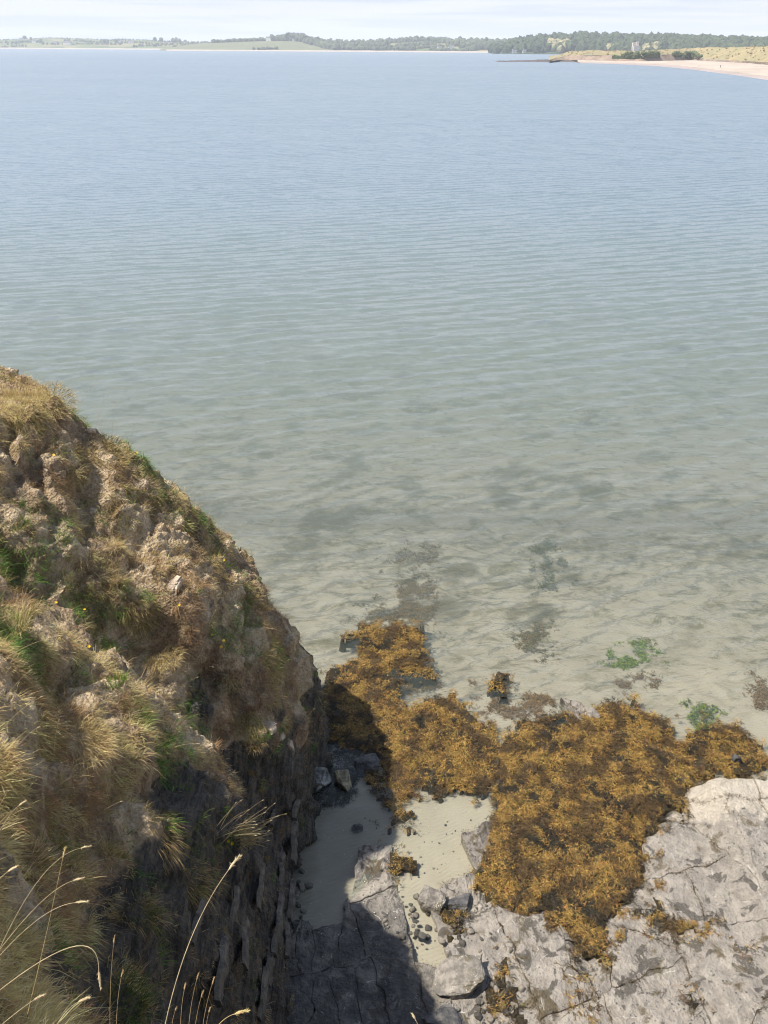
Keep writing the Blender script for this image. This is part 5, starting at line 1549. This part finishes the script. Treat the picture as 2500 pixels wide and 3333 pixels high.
# dunes, beach and reef on the right
def dune_land():
    base = [(1790, 199), (1815, 196), (1840, 195), (1900, 197), (2000, 199), (2090, 200), (2160, 199), (2250, 197), (2330, 201), (2420, 206), (2500, 212), (2700, 226), (3000, 250)]
    top = [(1790, 198), (1815, 186), (1838, 172), (1860, 167), (1900, 165), (2000, 166), (2090, 166), (2160, 162), (2250, 156), (2330, 153), (2420, 153), (2500, 151), (2700, 146), (3000, 140)]
    x = np.linspace(1790, 3000, 90)
    by = np.interp(x, *np.array(base).T); ty = np.interp(x, *np.array(top).T)
    zb = 1.6
    r0 = [gp(a, b, zb) for a, b in zip(x, by)]
    d0 = np.array([p[1] for p in r0])
    # earth face, then grassy back
    r1 = [far(a, d + 10, zat(a, b + (t - b) * np.interp(a, [1806, 1815, 2200, 2260], [0.2, 0.55, 0.55, 0.15]), d + 10)) for a, b, t, d in zip(x, by, ty, d0)]
    r2 = [far(a, d + np.interp(a, [1806, 1830, 2200, 2500], [12, 50, 70, 110]), zat(a, t, d + np.interp(a, [1806, 1830, 2200, 2500], [12, 50, 70, 110]))) for a, t, d in zip(x, ty, d0)]
    r3 = [far(a, d + 300, 4.0) for a, d in zip(x, d0)]
    strip('dune_earth_face', [r0, r1], M_duneface, amp=0.8, per=14)
    r1b = [p + np.array([0, -0.5, 0.02]) for p in r1]
    _, G = strip('dune', [r1b, r2, r3], M_dune, amp=1.0, per=25)
    # sandy slipface on the right where no earth shows
    dry = [(1960, 203), (2060, 205), (2200, 212), (2300, 224), (2400, 236), (2500, 250), (2700, 278), (3000, 320)]
    wet = [(1880, 206), (2000, 210), (2150, 220), (2280, 234), (2400, 250), (2500, 266), (2700, 300), (3000, 350)]
    xs = np.linspace(1880, 3000, 80)
    ry = np.interp(xs, *np.array(dry).T); wy = np.interp(xs, *np.array(wet).T); byy = np.interp(xs, *np.array(base).T)
    a0 = [gp(a, b, -0.25) for a, b in zip(xs, wy)]
    a1 = [gp(a, b, 0.55) for a, b in zip(xs, ry)]
    a2 = [gp(a, b - 1.0, 1.9) for a, b in zip(xs, byy)]
    strip('wet_beach', [a0, a1], M_wetb, amp=0.02, per=20)
    a1b = [p + np.array([0, -1.0, 0.01]) for p in a1]
    strip('beach', [a1b, a2], M_beach, amp=0.25, per=18)
    # scrub on the dune face
    pts, sz = [], []
    for (x0, x1, y0, y1, n) in [(2040, 2150, 171, 190, 130), (2195, 2275, 170, 185, 90), (2000, 2050, 178, 192, 30), (2270, 2290, 178, 184, 6)]:
        for q in range(n):
            px = rg.uniform(x0, x1); py = rg.uniform(y0, y1)
            d = np.interp(px, x, d0) + 6
            s = rg.uniform(2.0, 4.2)
            pts.append(far(px, d, zat(px, py, d))); sz.append(s)
    crowns('dune_scrub', pts, sz, M_scrub, 'dark green scrub growing on the dune face', tall=0.9)
    # tussocks that roughen the dune outline
    pts, sz = [], []
    for q in range(420):
        px = rg.uniform(1830, 2650); r = int(rg.integers(1, 12))
        gxx = proj(G[r])[0]; c = int(np.argmin(np.abs(gxx - px)))
        pts.append(G[r, c] + np.array([rg.normal(0, 2), rg.normal(0, 2), 0.1])); sz.append(rg.uniform(0.8, 2.2))
    crowns('dune_tussocks', pts, sz, M_dune, 'straw coloured marram tussocks on the dunes', tall=0.7)
    # reef spit
    rx = np.linspace(1627, 2010, 70)
    cy = np.interp(rx, [1627, 1700, 1815, 1900, 2010], [200.5, 200.0, 200.0, 201.0, 202.0])
    hh = np.interp(rx, [1627, 1640, 1720, 1800, 1840, 2010], [0.1, 0.5, 1.1, 1.9, 1.6, 0.8])
    b0 = [gp(a, b + 2.6, -0.3) for a, b in zip(rx, cy)]
    mid = [np.array([p[0], p[1] + 22, h]) for p, h in zip(b0, hh)]
    b2 = [np.array([p[0], p[1] + 70, -0.4]) for p in b0]
    strip('reef', [b0, mid, b2], M_reef, amp=0.7, per=9)
    # beacon on the tip of the reef
    p = gp(1627, 201, 0.2)
    root = bpy.data.objects.new('beacon', None); COL.objects.link(root); root.location = p
    root['label'] = 'small dark beacon post on the tip of the reef'; root['category'] = 'beacon'
    V, F = tube([[0, 0, -1.0], [0, 0, 0.9], [0, 0, 1.7]], [0.16, 0.13, 0.12], 8)
    link('post', mesh('post', V, F, M_reef), parent=root)
    V, F = tube([[0, 0, 1.15], [0, 0, 1.2], [0, 0, 1.75], [0, 0, 2.1]], [0.1, 0.32, 0.32, 0.02], 8)
    link('cage', mesh('cage', V, F, M_reef), parent=root)
    return x, d0
DX, DD = dune_land()

# two walkers on the far beach
def walker(px, py, lab, shirt, stride):
    p = gp(px, py, 1.0)
    root = bpy.data.objects.new('person', None); COL.objects.link(root)
    root['label'] = lab; root['category'] = 'person'; root['group'] = 'walkers on the far beach'
    root.location = p
    J = [(0, 0, 0.95), (0, 0, 1.2), (0, 0, 1.42), (0, 0, 1.50), (0, 0, 1.62), (0, 0, 1.76), (-0.1, stride, 0.5), (-0.1, stride * 1.3, 0.08), (-0.1, stride * 1.3 - 0.16, 0.03), (0.1, -stride, 0.5), (0.1, -stride * 1.1, 0.08), (0.1, -stride * 1.1 - 0.16, 0.03),
         (-0.21, 0, 1.38), (-0.26, -stride * 0.6, 1.12), (-0.25, -stride * 1.2, 0.88), (0.21, 0, 1.38), (0.26, stride * 0.6, 1.12), (0.25, stride * 1.2, 0.88)]
    E = [(0, 1), (1, 2), (2, 3), (3, 4), (4, 5), (0, 6), (6, 7), (7, 8), (0, 9), (9, 10), (10, 11), (2, 12), (12, 13), (13, 14), (2, 15), (15, 16), (16, 17)]
    Rr = [.15, .15, .16, .06, .10, .085, .085, .05, .04, .085, .05, .04, .06, .045, .035, .06, .045, .035]
    me = bpy.data.meshes.new('body'); me.from_pydata(J, E, [])
    o = link('body', me, parent=root)
    sk = o.modifiers.new('skin', 'SKIN')
    for v, r in zip(me.skin_vertices[0].data, Rr): v.radius = (r, r)
    me.skin_vertices[0].data[0].use_root = True
    o.modifiers.new('sub', 'SUBSURF').levels = 1
    me.materials.append(shirt)
walker(2274, 220, 'person in pale clothes walking on the far beach', M_stonew, 0.14)
walker(2344, 221, 'person in dark clothes walking on the far beach, right of the pale one', M_pane, 0.18)

# ------------------------------------------------------------------ haze
def haze():
    k = Nodes('air')
    v = k.n('ShaderNodeVolumePrincipled', {'Color': (0.86, 0.89, 1.0), 'Density': 0.00013, 'Anisotropy': 0.0})
    k.t.links.new(v.outputs[0], k.out.inputs['Volume'])
    x0, x1, y0, y1, z0, z1 = -12500, 12500, -500, 10600, -12, 190
    V = np.array([[x, y, z] for x in (x0, x1) for y in (y0, y1) for z in (z0, z1)])
    F = np.array([[0, 1, 3, 2], [4, 6, 7, 5], [0, 4, 5, 1], [2, 3, 7, 6], [0, 2, 6, 4], [1, 5, 7, 3]])
    link('haze', mesh('haze', V, F, k.m, False), kind='stuff')
haze()
